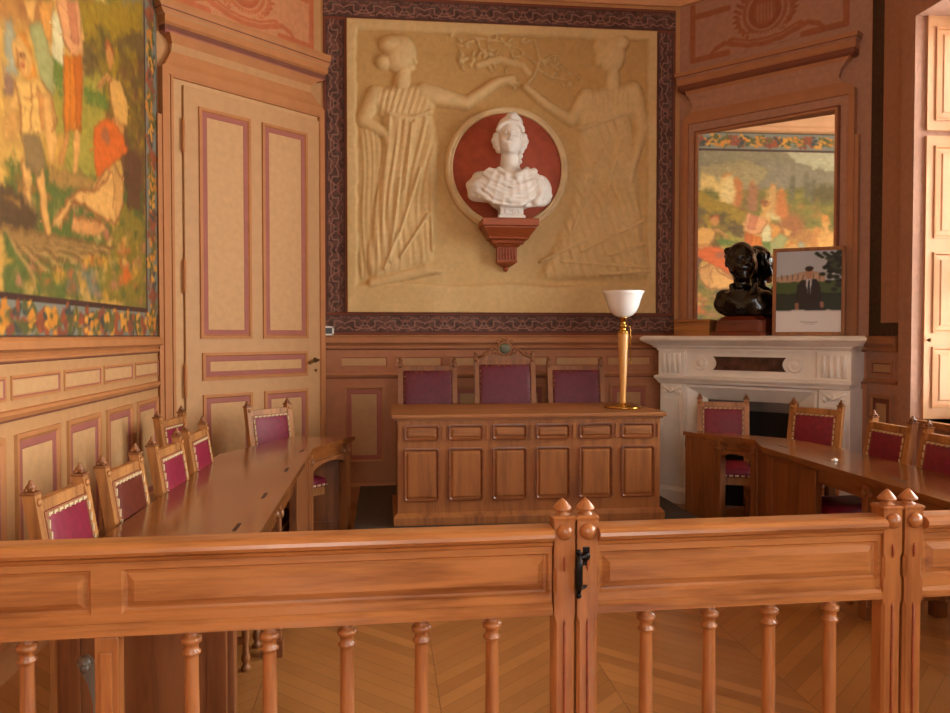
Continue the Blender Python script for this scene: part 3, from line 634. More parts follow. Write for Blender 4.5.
# ------------------------------------------------------------------ stencilled crests above door and chimney glass
def crest(name, W, label, u0, u1, g, c1, c2, bg):
    Q = Paint(u0, u1, 3.985, 4.52, .008, bg, .0, 9); cx, cz = (u0+u1)/2, 4.27
    l, r = u0+.03, u1-.03
    for sgn in (-1, 1):
        e = l if sgn < 0 else r
        for p, q in (((e, 4.01), (e, 4.5)), ((e, 4.01), (e-sgn*.34, 4.01)), ((e, 4.4), (e-sgn*.34, 4.4))): Q.seg(p, q, .026, .026, c1, .006)
        for k in range(9):                                   # wreath leaves
            t_ = -.9+k*.24; x = cx+sgn*.24*math.cos(t_); z = cz+.2*math.sin(t_)
            Q.ell((x, z), .045, .022, c1, .4, rot=t_+.9*sgn); Q.ell((x+sgn*.03, z+.02), .03, .016, c2, .5, rot=-t_)
        Q.line([(cx+sgn*.2, 4.05), (cx+sgn*.3, 4.075), (cx+sgn*.36, 4.1), (cx+sgn*.45, 4.07)], .02, c1); Q.seg((cx+sgn*.44, 4.07), (cx+sgn*.5, 4.03), .02, .012, c1)
    Q.ell((cx, cz+.02), .2, .2, c1, .03); Q.ell((cx, cz+.02), .175, .175, bg, .04, al=.35); Q.ell((cx, cz+.02), .15, .155, c2, .05); Q.ell((cx, cz+.02), .11, .13, c1, .2, al=.8)
    for k in range(5): Q.seg((cx-.06+.03*k, cz-.06), (cx-.06+.03*k, cz+.08), .006, .006, bg, .006, .7)
    Q.line([(cx-.3, 4.1), (cx-.15, 4.045), (cx, 4.03), (cx+.15, 4.045), (cx+.3, 4.1)], .035, c1); Q.line([(cx-.28, 4.1), (cx-.14, 4.052), (cx, 4.038), (cx+.14, 4.052), (cx+.28, 4.1)], .004, bg)
    for k in range(12): Q.ell((cx-.17+.031*k, 4.1+.02*abs(k-5.5)/5), .014, .014, bg, .4, al=.8)
    Q.grain(.04, .03, 4)
    o = link(name, Q.mesh(name, M['crest'], thick=.004), None, W['loc'], W['rotz']); tag(o, label, 'wall painting')
crest('painted_crest', WB, 'rust stencilled crest with ribbon and bracket lines on the peach wall above the door', .08, 1.5, 0, (188, 104, 64), (176, 92, 56), (198, 134, 90))
crest('painted_crest', WF, 'dim brown stencilled crest with ribbon on the wall above the chimney mirror', .1, 1.5, 0, (158, 96, 66), (148, 86, 58), (174, 128, 104))
SKY = 3.0; PWR = [100, 90, 85, 72, 34, 34]; EXPO = 0.9
# ------------------------------------------------------------------ carved relief with painted border on the back wall
RX0, RX1, RZ0, RZ1 = -.325, 2.49, 1.71, 4.29
rl = thing('relief_panel', 'large ochre plaster relief of two draped figures with laurel branch and dark patterned border', 'relief', WK['loc'], WK['rotz'])
R = Paint(RX0, RX1, RZ0, RZ1, .01, (208, 178, 126), .015, 40)
X, Z = R.X, R.Z; Hh = np.zeros_like(X)
def smax(a, b_, k=.006):
    h_ = np.clip(.5+.5*(a-b_)/k, 0, 1); return b_*(1-h_)+a*h_+k*h_*(1-h_)
def dome_seg(a, b_, r0, r1, h):
    global Hh
    bx, bz = b_[0]-a[0], b_[1]-a[1]; t_ = np.clip(((X-a[0])*bx+(Z-a[1])*bz)/(bx*bx+bz*bz+1e-9), 0, 1)
    d_ = np.hypot(X-a[0]-t_*bx, Z-a[1]-t_*bz)/(r0+(r1-r0)*t_)
    Hh = smax(Hh, h*np.sqrt(np.clip(1-d_*d_, 0, 1)))
def dome_ell(c, rx, rz, h, rot=0.):
    global Hh
    x, z = X-c[0], Z-c[1]; ca, sa = math.cos(rot), math.sin(rot)
    d_ = np.hypot((x*ca+z*sa)/rx, (-x*sa+z*ca)/rz); Hh = smax(Hh, h*np.sqrt(np.clip(1-d_*d_, 0, 1)))
def chain(pts, r, h):
    for i in range(len(pts)-1):
        a, b_ = (r if not isinstance(r, list) else None), None
        r0, r1 = (r, r) if not isinstance(r, list) else (r[i], r[i+1]); dome_seg(pts[i], pts[i+1], r0, r1, h)
def cloth(pts, h, folds, lean=0., amp=.006):
    """a draped area: soft-edged plateau carrying vertical folds"""
    global Hh
    sl = (slice(None), slice(None)); m_ = R.inside(pts, sl).astype(float)
    for _ in range(16):
        p = np.pad(m_, 1, mode='edge'); m_ = (p[1:-1, 1:-1]+p[:-2, 1:-1]+p[2:, 1:-1]+p[1:-1, :-2]+p[1:-1, 2:])/5
    zc = max(p[1] for p in pts); wv = .05*np.sin(2.3*Z+X*3)+.03*np.sin(5.1*Z-2*X+1); am = .35+1.1*vnoise(X.shape, (9, 6), int(1000*folds)+len(pts)); f_ = am*np.sin(2*PI*(X+lean*(zc-Z)+wv)/folds)+.45*am*np.sin(2*PI*(X+1.4*lean*(zc-Z)+.7*wv)/folds*1.7+1)
    Hh = smax(Hh, m_*(h+amp*f_), .004)
# left figure, seen from behind, arm stretched to the right
cloth([(0.018, 3.483), (0.410, 3.495), (0.464, 3.167), (0.445, 2.586), (0.408, 2.164), (-0.110, 1.999), (-0.162, 2.158), (-0.054, 2.800), (-0.000, 3.155)], .045, .07, .10)
cloth([(-0.211, 3.344), (-0.088, 3.418), (-0.000, 3.155), (-0.073, 2.622), (-0.145, 2.016), (-0.234, 2.015)], .022, .05, .02, .004)
cloth([(-0.069, 3.683), (0.375, 3.734), (0.446, 3.540), (0.392, 3.450), (0.071, 3.432), (-0.087, 3.506)], .05, .045, .3, .004)
chain([(-0.069, 3.630), (-0.185, 3.406)], [.09, .06], .05); chain([(-0.185, 3.406), (0.018, 3.289), (0.035, 3.192)], [.06, .045, .035], .045)
chain([(0.357, 3.662), (0.734, 3.585)], [.1, .065], .055); chain([(0.734, 3.585), (1.015, 3.782), (1.152, 3.814)], [.062, .045, .04], .055)
chain([(1.098, 3.812), (1.189, 3.779)], .02, .05); chain([(1.098, 3.785), (1.171, 3.743)], .018, .05)
dome_seg((0.161, 3.726), (0.179, 3.868), .075, .06, .05); dome_ell((0.144, 3.999), .145, .175, .065, -.2); dome_ell((0.002, 3.924), .08, .07, .05); dome_ell((0.073, 4.076), .12, .09, .065); dome_seg((0.250, 3.977), (0.277, 3.934), .022, .02, .045); dome_ell((0.232, 3.888), .05, .04, .045)
chain([(0.054, 3.458), (0.231, 3.427), (0.410, 3.495)], .03, .058); chain([(0.410, 3.076), (0.426, 2.272)], [.03, .02], .05); chain([(-0.110, 1.963), (0.363, 2.092), (0.498, 2.075)], [.05, .06, .02], .05)
for a, b_ in (((0.141, 2.892), (0.050, 2.161)), ((0.320, 2.985), (0.122, 2.358)), ((0.391, 2.585), (0.140, 2.197)), ((0.122, 2.402), (-0.003, 2.089)), ((0.249, 3.384), (0.186, 2.804))): dome_seg(a, b_, .02, .012, .066)
# right figure, head turned away, hand raised to the branch
cloth([(1.763, 3.400), (2.232, 3.559), (2.312, 2.847), (2.372, 2.341), (2.431, 2.037), (1.395, 2.019), (1.561, 2.331), (1.728, 2.744), (1.783, 3.109)], .04, .08, -.35, .006)
cloth([(1.818, 3.728), (2.269, 3.798), (2.365, 3.582), (2.214, 3.486), (1.763, 3.400), (1.763, 3.599)], .048, .045, -.2, .004)
chain([(1.837, 3.674), (1.688, 3.461)], [.085, .055], .05); chain([(1.688, 3.461), (1.456, 3.599), (1.272, 3.746)], [.055, .045, .035], .05)
chain([(2.269, 3.743), (2.356, 3.417)], [.095, .07], .055); chain([(2.356, 3.417), (2.254, 3.011), (2.236, 2.863)], [.065, .045, .03], .05)
dome_seg((2.080, 3.773), (2.080, 3.919), .075, .06, .05); dome_ell((2.070, 4.073), .13, .17, .065); dome_ell((2.154, 4.176), .08, .07, .07); dome_ell((1.985, 4.133), .09, .09, .055); dome_ell((1.948, 4.023), .04, .07, .045)
chain([(1.782, 3.382), (2.110, 3.501), (2.232, 3.550)], .025, .06)
for a, b_ in (((2.351, 2.553), (1.786, 2.270)), ((2.372, 2.341), (1.974, 2.217)), ((2.411, 2.129), (1.599, 2.176)), ((1.970, 3.205), (1.692, 2.424)), ((2.158, 3.301), (1.972, 2.611)), ((1.832, 2.380), (1.413, 2.174)), ((1.975, 2.061), (2.430, 2.092))): dome_seg(a, b_, .025, .014, .055)
# laurel branch
chain([(1.281, 3.764), (1.354, 3.857), (1.400, 3.984), (1.354, 4.180)], [.014, .014, .012, .008], .035); chain([(1.382, 3.948), (1.225, 4.085), (1.043, 4.150), (0.770, 4.175)], [.012, .01, .01, .006], .03); chain([(1.391, 3.912), (1.502, 3.844), (1.650, 3.831)], [.012, .009, .007], .03); chain([(1.400, 3.966), (1.520, 4.043), (1.594, 4.037)], .008, .028)
for i in range(90):
    k = RNG.random(); br = [((0.608, 3.955), (1.455, 4.220)), ((0.644, 4.116), (1.042, 4.203)), ((1.428, 4.021), (1.706, 3.815)), ((0.635, 3.974), (0.952, 4.057)), ((0.897, 3.948), (1.271, 4.015))][i % 5]
    x = br[0][0]+k*(br[1][0]-br[0][0])+.04*RNG.normal(); z = br[0][1]+k*(br[1][1]-br[0][1])+.035*RNG.normal(); dome_ell((x, z), .034, .013, .026+.01*RNG.random(), RNG.random()*3.1)
chain([(0.843, 3.928), (1.043, 3.989), (1.244, 3.943), (1.299, 3.873)], .035, .03)
# ledge at the foot, raised irregular rim
edge = np.minimum(np.minimum(X-RX0, RX1-X), np.minimum(RZ1-Z, Z-RZ0))+.02*(vnoise(X.shape, (30, 30), 50)-.5)
Hh = smax(Hh, .034*np.clip((.095-edge)/.02, 0, 1), .003); Hh = smax(Hh, .034*np.clip((RZ0+.27+.01*np.sin(7*X)-Z)/.03, 0, 1), .003)
Hh += .003*(vnoise(X.shape, (40, 36), 51)-.5)
nn = vnoise(X.shape, (12, 11), 53)
R._mix(np.clip((Hh-.015)*16, 0, .8), (228, 200, 150)); R._mix(np.clip((.02-Hh)*40, 0, .62)*np.clip((Z-2.3)*.7, 0, 1), (184, 140, 80)); R._mix(.3*nn, (192, 156, 98))  # raised forms tinted lighter, upper recesses darker: modelling shade put into the colour
R.grain(.025, .03, 54); R.grain(.02, .012, 56)
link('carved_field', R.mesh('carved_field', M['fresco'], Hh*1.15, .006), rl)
mc = (1.10, 3.0); md = MB(); md.lathe([(.005, -.074), (.494, -.074), (.497, -.03), (.497, 0)], (mc[0], 0, mc[1]), 64, axis='y'); md.build('medallion_disc', M['disc'], rl)
mr = MB(); mr.lathe([(.492, -.03), (.492, -.082), (.497, -.094), (.506, -.096), (.512, -.088), (.518, -.086), (.524, -.098), (.536, -.098), (.545, -.086), (.56, -.05), (.565, -.02), (.492, -.02), (.492, -.03)], (mc[0], 0, mc[1]), 64, axis='y'); mr.build('medallion_ring', plain('moulded_stone_ring', (222, 196, 150), .75, var=.08, scale=10), rl)
def border(x0, x1, z0, z1, horiz):
    B_ = Paint(x0, x1, z0, z1, .0065, (96, 66, 57), 0, 60)
    w_ = (z1-z0) if horiz else (x1-x0); Ln = (x1-x0) if horiz else (z1-z0); n_ = max(2, round(Ln/.36)); p_ = Ln/n_
    def q(s_, t_): return (x0+s_, z0+t_*w_) if horiz else (x0+t_*w_, z0+s_)
    lt, dk = (158, 114, 98), (64, 52, 50)
    B_.grain(.2, .05, 61); B_.grain(.15, .02, 62)
    for k in range(n_):
        o_ = k*p_
        for c_ in (.25, .75): B_.ell(q(o_+c_*p_, .68), .05, .03, (84, 74, 66), .7, al=.9)
        for sg in (-1, 1):
            cx = o_+p_/2
            B_.line([q(cx, .5+.0*sg), q(cx+sg*.05, .62), q(cx+sg*.09, .62), q(cx+sg*.09, .38), q(cx+sg*.14, .3), q(cx+sg*p_/2, .3)], .0045, lt, .006)
            B_.line([q(cx, .28), q(cx+sg*.04, .36), q(cx+sg*.07, .24), q(cx+sg*.12, .22), q(cx+sg*.15, .42), q(cx+sg*p_/2, .46)], .0045, lt, .006)
            B_.line([q(cx+sg*.03, .8), q(cx+sg*.06, .72), q(cx+sg*.12, .76), q(cx+sg*.15, .6), q(cx+sg*p_/2, .66)], .0045, (146, 96, 84), .006)
            for j in range(5): B_.ell(q(cx+sg*(.02+.03*j), .5+.28*math.sin(j*2.1)), .014, .007, dk, .5, rot=j*1.1)
        B_.ell(q(o_, .5), .026, .03, lt, .3, al=.8); B_.ell(q(o_, .5), .018, .02, dk, .4)
    t_ = (B_.Z-z0)/w_ if horiz else (B_.X-x0)/w_
    B_._mix((np.abs(t_-.06) < .05).astype(float)*.9, (128, 66, 46)); B_._mix((np.abs(t_-.94) < .05).astype(float)*.9, (128, 66, 46)); B_._mix((np.abs(t_-.13) < .02).astype(float)*.9, dk); B_._mix((np.abs(t_-.87) < .02).astype(float)*.9, dk)
    link('painted_border', B_.mesh('painted_border', M['frieze'], thick=.006), rl)
border(-.53, 2.68, 1.508, RZ0, True); border(-.53, 2.68, RZ1, 4.5, True); border(-.53, RX0, RZ0, RZ1, False); border(RX1, 2.68, RZ0, RZ1, False)

sw = thing('light_switch', 'small white framed grey switch plate beside the door at the foot of the patterned border', 'switch', (-.5, 7.302, 1.545))
f = MB()
for q in ((-.054, -.038, -.04, .04), (.038, .054, -.04, .04), (-.054, .054, -.04, -.026), (-.054, .054, .026, .04)): f.box(q[0], q[1], -.022, 0, q[2], q[3])
f.build('frame', M['white'], sw); f = MB(); f.box(-.036, .036, -.016, 0, -.026, .026); f.box(-.026, .026, -.022, -.014, -.018, .018); f.build('rocker', M['grey'], sw)

# ------------------------------------------------------------------ bracket and white bust
bk = thing('bust_bracket', 'stepped mahogany wall bracket with fluted drop, carrying the white bust', 'bracket', (1.09, 7.306, -.03)); bk.scale = (.88, 1, 1)
t = MB(); t.rects([(-.2, .2, .27, 2.40), (-.26, .26, .34, 2.47), (-.26, .26, .34, 2.48), (-.28, .28, .36, 2.49), (-.28, .28, .36, 2.545), (-.27, .27, .35, 2.552)], 0, -.055); t.build('shelf', M['brkt'], bk)
t = MB(); t.rects([(-.1, .1, .13, 2.32), (-.12, .12, .15, 2.325), (-.13, .13, .17, 2.345), (-.16, .16, .2, 2.35), (-.165, .165, .21, 2.375), (-.2, .2, .26, 2.385), (-.205, .205, .265, 2.40)], 0, -.055); t.build('stepped_neck', M['brkt'], bk)
t = MB(); t.box(-.1, .1, -.13, -.055, 2.2, 2.32, 0)
for k in range(6): t.tube([(-.075+.03*k, -.132, 2.21), (-.075+.03*k, -.132, 2.31)], .009, 6)
t.rects([(-.03, .03, .04, 2.145), (-.06, .06, .08, 2.16), (-.1, .1, .13, 2.185), (-.105, .105, .135, 2.2)], 0, -.03); t.ball((0, -.045, 2.135), .028, 10, 6); t.build('fluted_drop', M['brkt'], bk)

def head(P, c, s, D, fem=True):
    """face, skull and neck as one signed distance; c = head centre, s = scale"""
    q = (P-np.array(c))/s
    d_ = d_ell(q, (0, .005, .01), (.093, .118, .132)); d_ = su(d_, d_ell(q, (0, -.04, -.065), (.068, .075, .075)), .04)
    d_ = su(d_, d_ell(q, (0, -.098, -.112), (.022, .02, .018)), .03)
    for g_ in (-1, 1):
        d_ = su(d_, d_ell(q, (g_*.045, -.082, -.03), (.03, .03, .03)), .03)
        d_ = ss(d_, d_ell(q, (g_*.037, -.122, .016), (.028, .03, .019)), .012)
        d_ = su(d_, d_ell(q, (g_*.036, -.098, .017), (.017, .014, .0105)), .003); d_ = su(d_, d_cap(q, (g_*.02, -.108, .036), (g_*.056, -.094, .034), .007, .005), .012)
        d_ = su(d_, d_ell(q, (g_*.098, .012, -.005), (.014, .024, .034)), .01)
    d_ = su(d_, d_cap(q, (0, -.112, .035), (0, -.15, -.022), .008, .014), .01); d_ = su(d_, d_cap(q, (-.013, -.124, -.03), (.013, -.124, -.03), .009, .009), .008)
    d_ = su(d_, d_cap(q, (-.019, -.112, -.062), (.019, -.112, -.062), .007, .007), .007); d_ = su(d_, d_cap(q, (-.016, -.108, -.077), (.016, -.108, -.077), .009, .009), .008)
    d_ = ss(d_, d_cap(q, (-.02, -.122, -.0695), (.02, -.122, -.0695), .004, .004), .004)
    return d_*s
def marianne(P):
    d_ = d_ell(P, (0, .0, .26), (.27, .15, .17))
    for c, r in (((-.25, .0, .285), (.125, .12, .125)), ((.235, 0, .265), (.12, .12, .13)), ((-.3, -.02, .24), (.085, .1, .09)), ((.27, -.02, .2), (.085, .1, .09)), ((-.1, -.09, .2), (.1, .09, .09)), ((.1, -.09, .195), (.1, .09, .09)), ((0, 0, .16), (.17, .11, .1))): d_ = su(d_, d_ell(P, c, r), .05)
    d_ = su(d_, d_cap(P, (0, .03, .34), (-.008, .01, .58), .1, .072), .05)
    fold = (.005*np.sin(34*P[..., 0]+26*P[..., 2]+2.2*np.sin(13*P[..., 2]-7*P[..., 0]))+.004*np.sin(47*P[..., 2]-21*P[..., 0]+2*np.sin(19*P[..., 0])))*np.clip((.44-P[..., 2])*12, 0, 1)*np.clip((P[..., 2]-.1)*12, 0, 1)
    d_ = d_-fold
    fy = lambda x, z: -.172*math.sqrt(max(.08, 1-(x/.37)**2))*(1-.9*max(0, z-.28)**1.2*4)-.004
    for k in range(9):                                     # cowl folds sagging from shoulder to shoulder
        xl, xr, zt, sag = -.2-.016*k, .19+.013*k, .415-.018*k, .055+.016*k; off = .05*math.sin(k*1.7); pl = []
        for j in range(9):
            s_ = j/8; x = xl+(xr-xl)*s_; z = zt-sag*(1-(2*s_-1+off)**2)+.008*math.sin(5*s_*3+k); pl.append((x, fy(x, z), z))
        for a, b_ in zip(pl[:-1], pl[1:]): d_ = su(d_, d_cap(P, a, b_, .013+.005*(k % 2), .013+.005*(k % 2)), .014)
    for pts, r in (([(-.3, -.03, .36), (-.24, -.1, .3), (-.2, -.13, .2)], .02), ([(-.34, -.0, .3), (-.32, -.07, .24), (-.28, -.1, .17)], .02),
                   ([(-.12, -.12, .41), (-.06, -.15, .36), (.02, -.16, .35), (.09, -.14, .385), (.13, -.09, .42)], .022), ([(.13, -.09, .4), (.22, -.14, .3), (.24, -.15, .2), (.2, -.14, .13)], .03), ([(-.18, -.14, .2), (-.04, -.185, .14), (.08, -.17, .12)], .014), ([(-.34, -.05, .3), (-.3, -.1, .22), (-.22, -.13, .16), (-.1, -.13, .11)], .024), ([(.3, -.05, .28), (.33, -.07, .2), (.27, -.1, .13), (.12, -.12, .1)], .024)):
        for a, b_ in zip(pts[:-1], pts[1:]): d_ = su(d_, d_cap(P, a, b_, r, r), .018)
    d_ = su(d_, d_ell(P, (.03, -.17, .34), (.035, .03, .035)), .015)
    d_ = ss(d_, d_box(P, (0, 0, -.02), (.6, .5, .1)), .02)
    c_, s_ = math.cos(-.12), math.sin(-.12); Q = P-np.array((-.01, -.01, .70)); Q = np.stack([Q[..., 0]*c_+Q[..., 1]*s_, -Q[..., 0]*s_+Q[..., 1]*c_, Q[..., 2]], -1); d_ = su(d_, head(Q, (0, 0, 0), 1.1, None), .015)
    d_ = su(d_, d_ell(P, (.0, .04, .805), (.112, .12, .1)), .015)                       # cap
    d_ = su(d_, d_ell(P, (.01, -.035, .875), (.055, .06, .05)), .03); d_ = su(d_, d_ell(P, (.055, .0, .845), (.05, .06, .05)), .03)
    for k in range(11):                                                                    # waved hair and side rolls
        a = PI*(.04+.92*k/10); d_ = su(d_, d_ell(P, (-.01-.108*math.cos(a), -.055-.035*math.sin(a), .75+.075*math.sin(a)), (.022, .024, .02)), .012)
    for g_ in (-1, 1):
        for z, x, r in ((.72, .118, .034), (.68, .13, .036), (.64, .118, .034), (.60, .098, .03), (.55, .088, .026), (.50, .085, .022)):
            if g_ < 0 and z < .58: continue
            d_ = su(d_, d_ell(P, (g_*x-.005, .0 if z > .58 else -.01, z), (r, r*1.2, r)), .012)
    d_ = su(d_, d_ell(P, (.055, -.09, .825), (.022, .014, .022)), .006)
    return d_
bu = thing('white_bust', 'white plaster bust of a woman in a soft cap on the mahogany wall bracket', 'bust', (1.1, 7.05, 2.522))
t = MB(); t.xf = None
t.loft([[(-w_, -d_, z), (w_, -d_, z), (w_, d_, z), (-w_, d_, z)] for w_, d_, z in ((.118, .1, 0), (.118, .1, .018), (.1, .085, .03), (.1, .085, .085), (.115, .1, .1), (.12, .1, .12))])
for g_ in (-1, 1): t.tube([(g_*.035+.03*math.cos(a*PI/8), -.087, .058+.022*math.sin(a*PI/8)) for a in range(16)], .006, 6, closed=True)
t.build('socle', M['plaster'], bu)
sculpt('figure', marianne, (-.42, -.26, .07), (.42, .2, .96), .0068, M['plaster'], bu)

# ------------------------------------------------------------------ chimney glass, frame, cornice
a = MB()
def arch2(u0, u1, z1, w, o, mat):
    a.box(u0, u0+w, -o, 0, 1.5, z1, mat); a.box(u1-w, u1, -o, 0, 1.5, z1, mat); a.box(u0+w, u1-w, -o, 0, z1-w, z1, mat)
arch2(.077, 1.56, 3.47, .045, .07, 2); arch2(.12, 1.515, 3.43, .08, .05, 0); arch2(.19, 1.45, 3.35, .018, .075, 4); arch2(.205, 1.435, 3.335, .018, .085, 2)
a.box(.05, .085, -.055, 0, 1.5, 3.1, 2); a.box(1.555, 1.59, -.055, 0, 1.5, 3.1, 2)
a.rects([(.077, 1.56, .07, 3.47), (.09, 1.54, .07, 3.49), (.13, 1.47, .06, 3.53), (.15, 1.43, .05, 3.58), (.14, 1.45, .055, 3.64), (.11, 1.5, .08, 3.69), (.1, 1.53, .09, 3.722)], [2, 2, 0, 0, 0, 2])
a.rects([(.05, 1.55, .09, 3.72), (.04, 1.57, .11, 3.738), (.04, 1.57, .11, 3.775), (.03, 1.575, .1, 3.79), (.03, 1.575, .1, 3.835), (.02, 1.59, .12, 3.85), (.015, 1.59, .12, 3.86), (.01, 1.6, .13, 3.89), (.02, 1.58, 0, 3.91)], [4, 4, 2, 2, 0, 4, 2, 2])
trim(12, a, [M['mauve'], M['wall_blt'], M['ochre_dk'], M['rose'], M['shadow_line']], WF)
mi = MB(); mi.loft([[(.2, -.07, z), (1.44, -.006, z), (1.44, -.002, z), (.2, -.066, z)] for z in (1.5, 3.335)])
tag(mi.build('chimney_mirror', M['mirror'], **WF), 'tall wall mirror above the white marble mantel reflecting a mural', 'mirror')

# ------------------------------------------------------------------ marble fireplace
fp = thing('marble_fireplace', 'white marble fireplace with dark marble inset and deep mantel shelf in the corner', 'fireplace', WF['loc'], WF['rotz'])
def fl4(rows):
    return [[(b0, -.002, z), (b1, -.002, z), (u1, -o, z), (u0, -o, z)] for b0, b1, u0, u1, o, z in rows]
t = MB(); t.loft(fl4([(.0, 1.62, -.03, 1.63, .335, 1.372), (.0, 1.62, -.03, 1.63, .335, 1.385), (.0, 1.63, -.06, 1.66, .365, 1.405), (0, 1.63, -.06, 1.66, .365, 1.412), (0, 1.64, -.11, 1.75, .41, 1.44), (0, 1.64, -.13, 1.77, .43, 1.452), (0, 1.64, -.145, 1.785, .445, 1.466), (0, 1.64, -.145, 1.785, .445, 1.485), (0, 1.64, -.12, 1.76, .42, 1.5)])); t.build('mantel_shelf', M['marble'], fp)
t = MB(); t.box(-.0, 1.62, -.3, 0, 1.14, 1.374); 
for u0 in (-.02, 1.38):
    t.box(u0, u0+.26, -.325, 0, 1.14, 1.372, 0, .004)
    for k in range(4): t.tube([(u0+.055+.05*k, -.326, 1.17), (u0+.055+.05*k, -.326, 1.345)], .016, 8)
for c in (.375, 1.2): t.lathe([(.002, -.306), (.03, -.306), (.035, -.3), (.045, -.308), (.06, -.308), (.066, -.3)], (c, 0, 1.262), 24, axis='y')
t.build('frieze', M['marble'], fp)
q = []
for k in range(7): s_ = -1+2*k/6; q.append((.5+.03*(1-s_*s_), 1.264+s_*.058))
q2 = [(1.13-.03*(1-(-1+2*k/6)**2), 1.264-(-1+2*k/6)*.058) for k in range(7)]
t = MB(); pl_ = q2[::-1][::-1]; ring = q+[]; poly = [(x, z) for x, z in q][::-1]; poly = [(x, z) for x, z in q]+[(x, z) for x, z in q2]
t.loft([[(x, -.3, z) for x, z in poly], [(x, -.31, z) for x, z in poly]]); t.build('dark_inset', M['dkmarble'], fp)['label'] = 'dark brown veined marble inset'
t = MB(); t.loft(fl4([(0, 1.62, -.02, 1.62, .3, 1.07), (0, 1.62, -.025, 1.625, .33, 1.085), (0, 1.62, -.03, 1.63, .335, 1.1), (0, 1.62, -.05, 1.65, .355, 1.125), (0, 1.62, -.05, 1.65, .355, 1.142), (0, 1.62, -.03, 1.63, .33, 1.15)])); t.build('ledge', M['marble'], fp)
for u0 in (-.01, 1.39):
    t = MB(); t.box(u0, u0+.24, -.31, 0, .14, 1.075, 0, .006); t.box(u0+.04, u0+.2, -.318, -.3, .22, .95, 0, .006)
    t.box(u0-.02, u0+.26, -.33, 0, 0, .12, 0, .006); t.loft([[(u0-.02, 0, .12), (u0+.26, 0, .12), (u0+.26, -.33, .12), (u0-.02, -.33, .12)], [(u0, 0, .15), (u0+.24, 0, .15), (u0+.24, -.31, .15), (u0, -.31, .15)]])
    for k in range(5):
        aa = .05+.035*k; t.ball((u0+aa, -.315, 1.02-.012*abs(k-2)), (.018, .012, .024), 8, 6)
    t.tube([(u0+.03, -.315, 1.05), (u0+.06, -.322, 1.03), (u0+.12, -.325, 1.0), (u0+.18, -.322, 1.03), (u0+.21, -.315, 1.05)], .012, 6); t.build('pilaster', M['marble'], fp)
t = MB()                                            # splayed inner surround
for s_ in (0, 1):
    u_out, u_in = (.22, .42) if s_ == 0 else (1.38, 1.18)
    t.loft([[(u_out, -.29, z), (u_out+(.03 if s_ == 0 else -.03), -.29, z), (u_in, -.19, z), (u_in, -.02, z), (u_out, -.02, z)] for z in (0, 1.075)])
t.loft([[(u, -.29, 1.075), (u, -.29, 1.05), (u, -.19, .93), (u, -.02, .93), (u, -.02, 1.075)] for u in (.23, 1.37)]); t.build('surround', M['marble'], fp)
t = MB(); t.box(.4, 1.2, -.2, -.18, .86, .955); t.box(.38, .43, -.2, -.18, 0, .93); t.box(1.17, 1.22, -.2, -.18, 0, .93); t.build('steel_trim', M['steel'], fp)
t = MB(); t.box(.42, 1.18, -.175, -.16, .01, .93); t.box(.42, 1.18, -.05, -.04, .01, .9); t.build('fire_screen', M['black'], fp)

# things on the mantel: positions in the chimney wall's own frame
fu = Vector((math.cos(WF['rotz']), math.sin(WF['rotz']), 0)); fn = Vector((math.sin(WF['rotz']), -math.cos(WF['rotz']), 0))
def onF(u_, off, z): p = Vector((PC[0], PC[1], 0))+fu*u_+fn*off; return (p.x, p.y, z)
wb = thing('wooden_block', 'pale brown wooden box lying on the left end of the mantel', 'box', onF(.33, .22, 1.5), WF['rotz'])
t = MB(); t.box(-.21, .13, -.08, .08, 0, .115, 0, .008); t.build('body', M['block'], wb); t = MB(); t.box(-.215, .135, -.085, .085, .115, .145, 0, .01); t.box(-.216, .136, -.086, .086, .0, .012); t.build('lid', M['block'], wb)
pb = thing('bust_plinth', 'dark red mahogany plinth with chamfered corners under the black bust on the mantel', 'plinth', onF(.73, .22, 1.5), WF['rotz'])
t = MB(); t.loft([[(-a_+c_, -b_, z), (a_-c_, -b_, z), (a_, -b_+c_, z), (a_, b_-c_, z), (a_-c_, b_, z), (-a_+c_, b_, z), (-a_, b_-c_, z), (-a_, -b_+c_, z)] for a_, b_, c_, z in ((.245, .15, .03, 0), (.245, .15, .03, .03), (.225, .135, .05, .04), (.225, .135, .06, .13), (.18, .1, .06, .165))]); t.build('block', M['plinth'], pb)
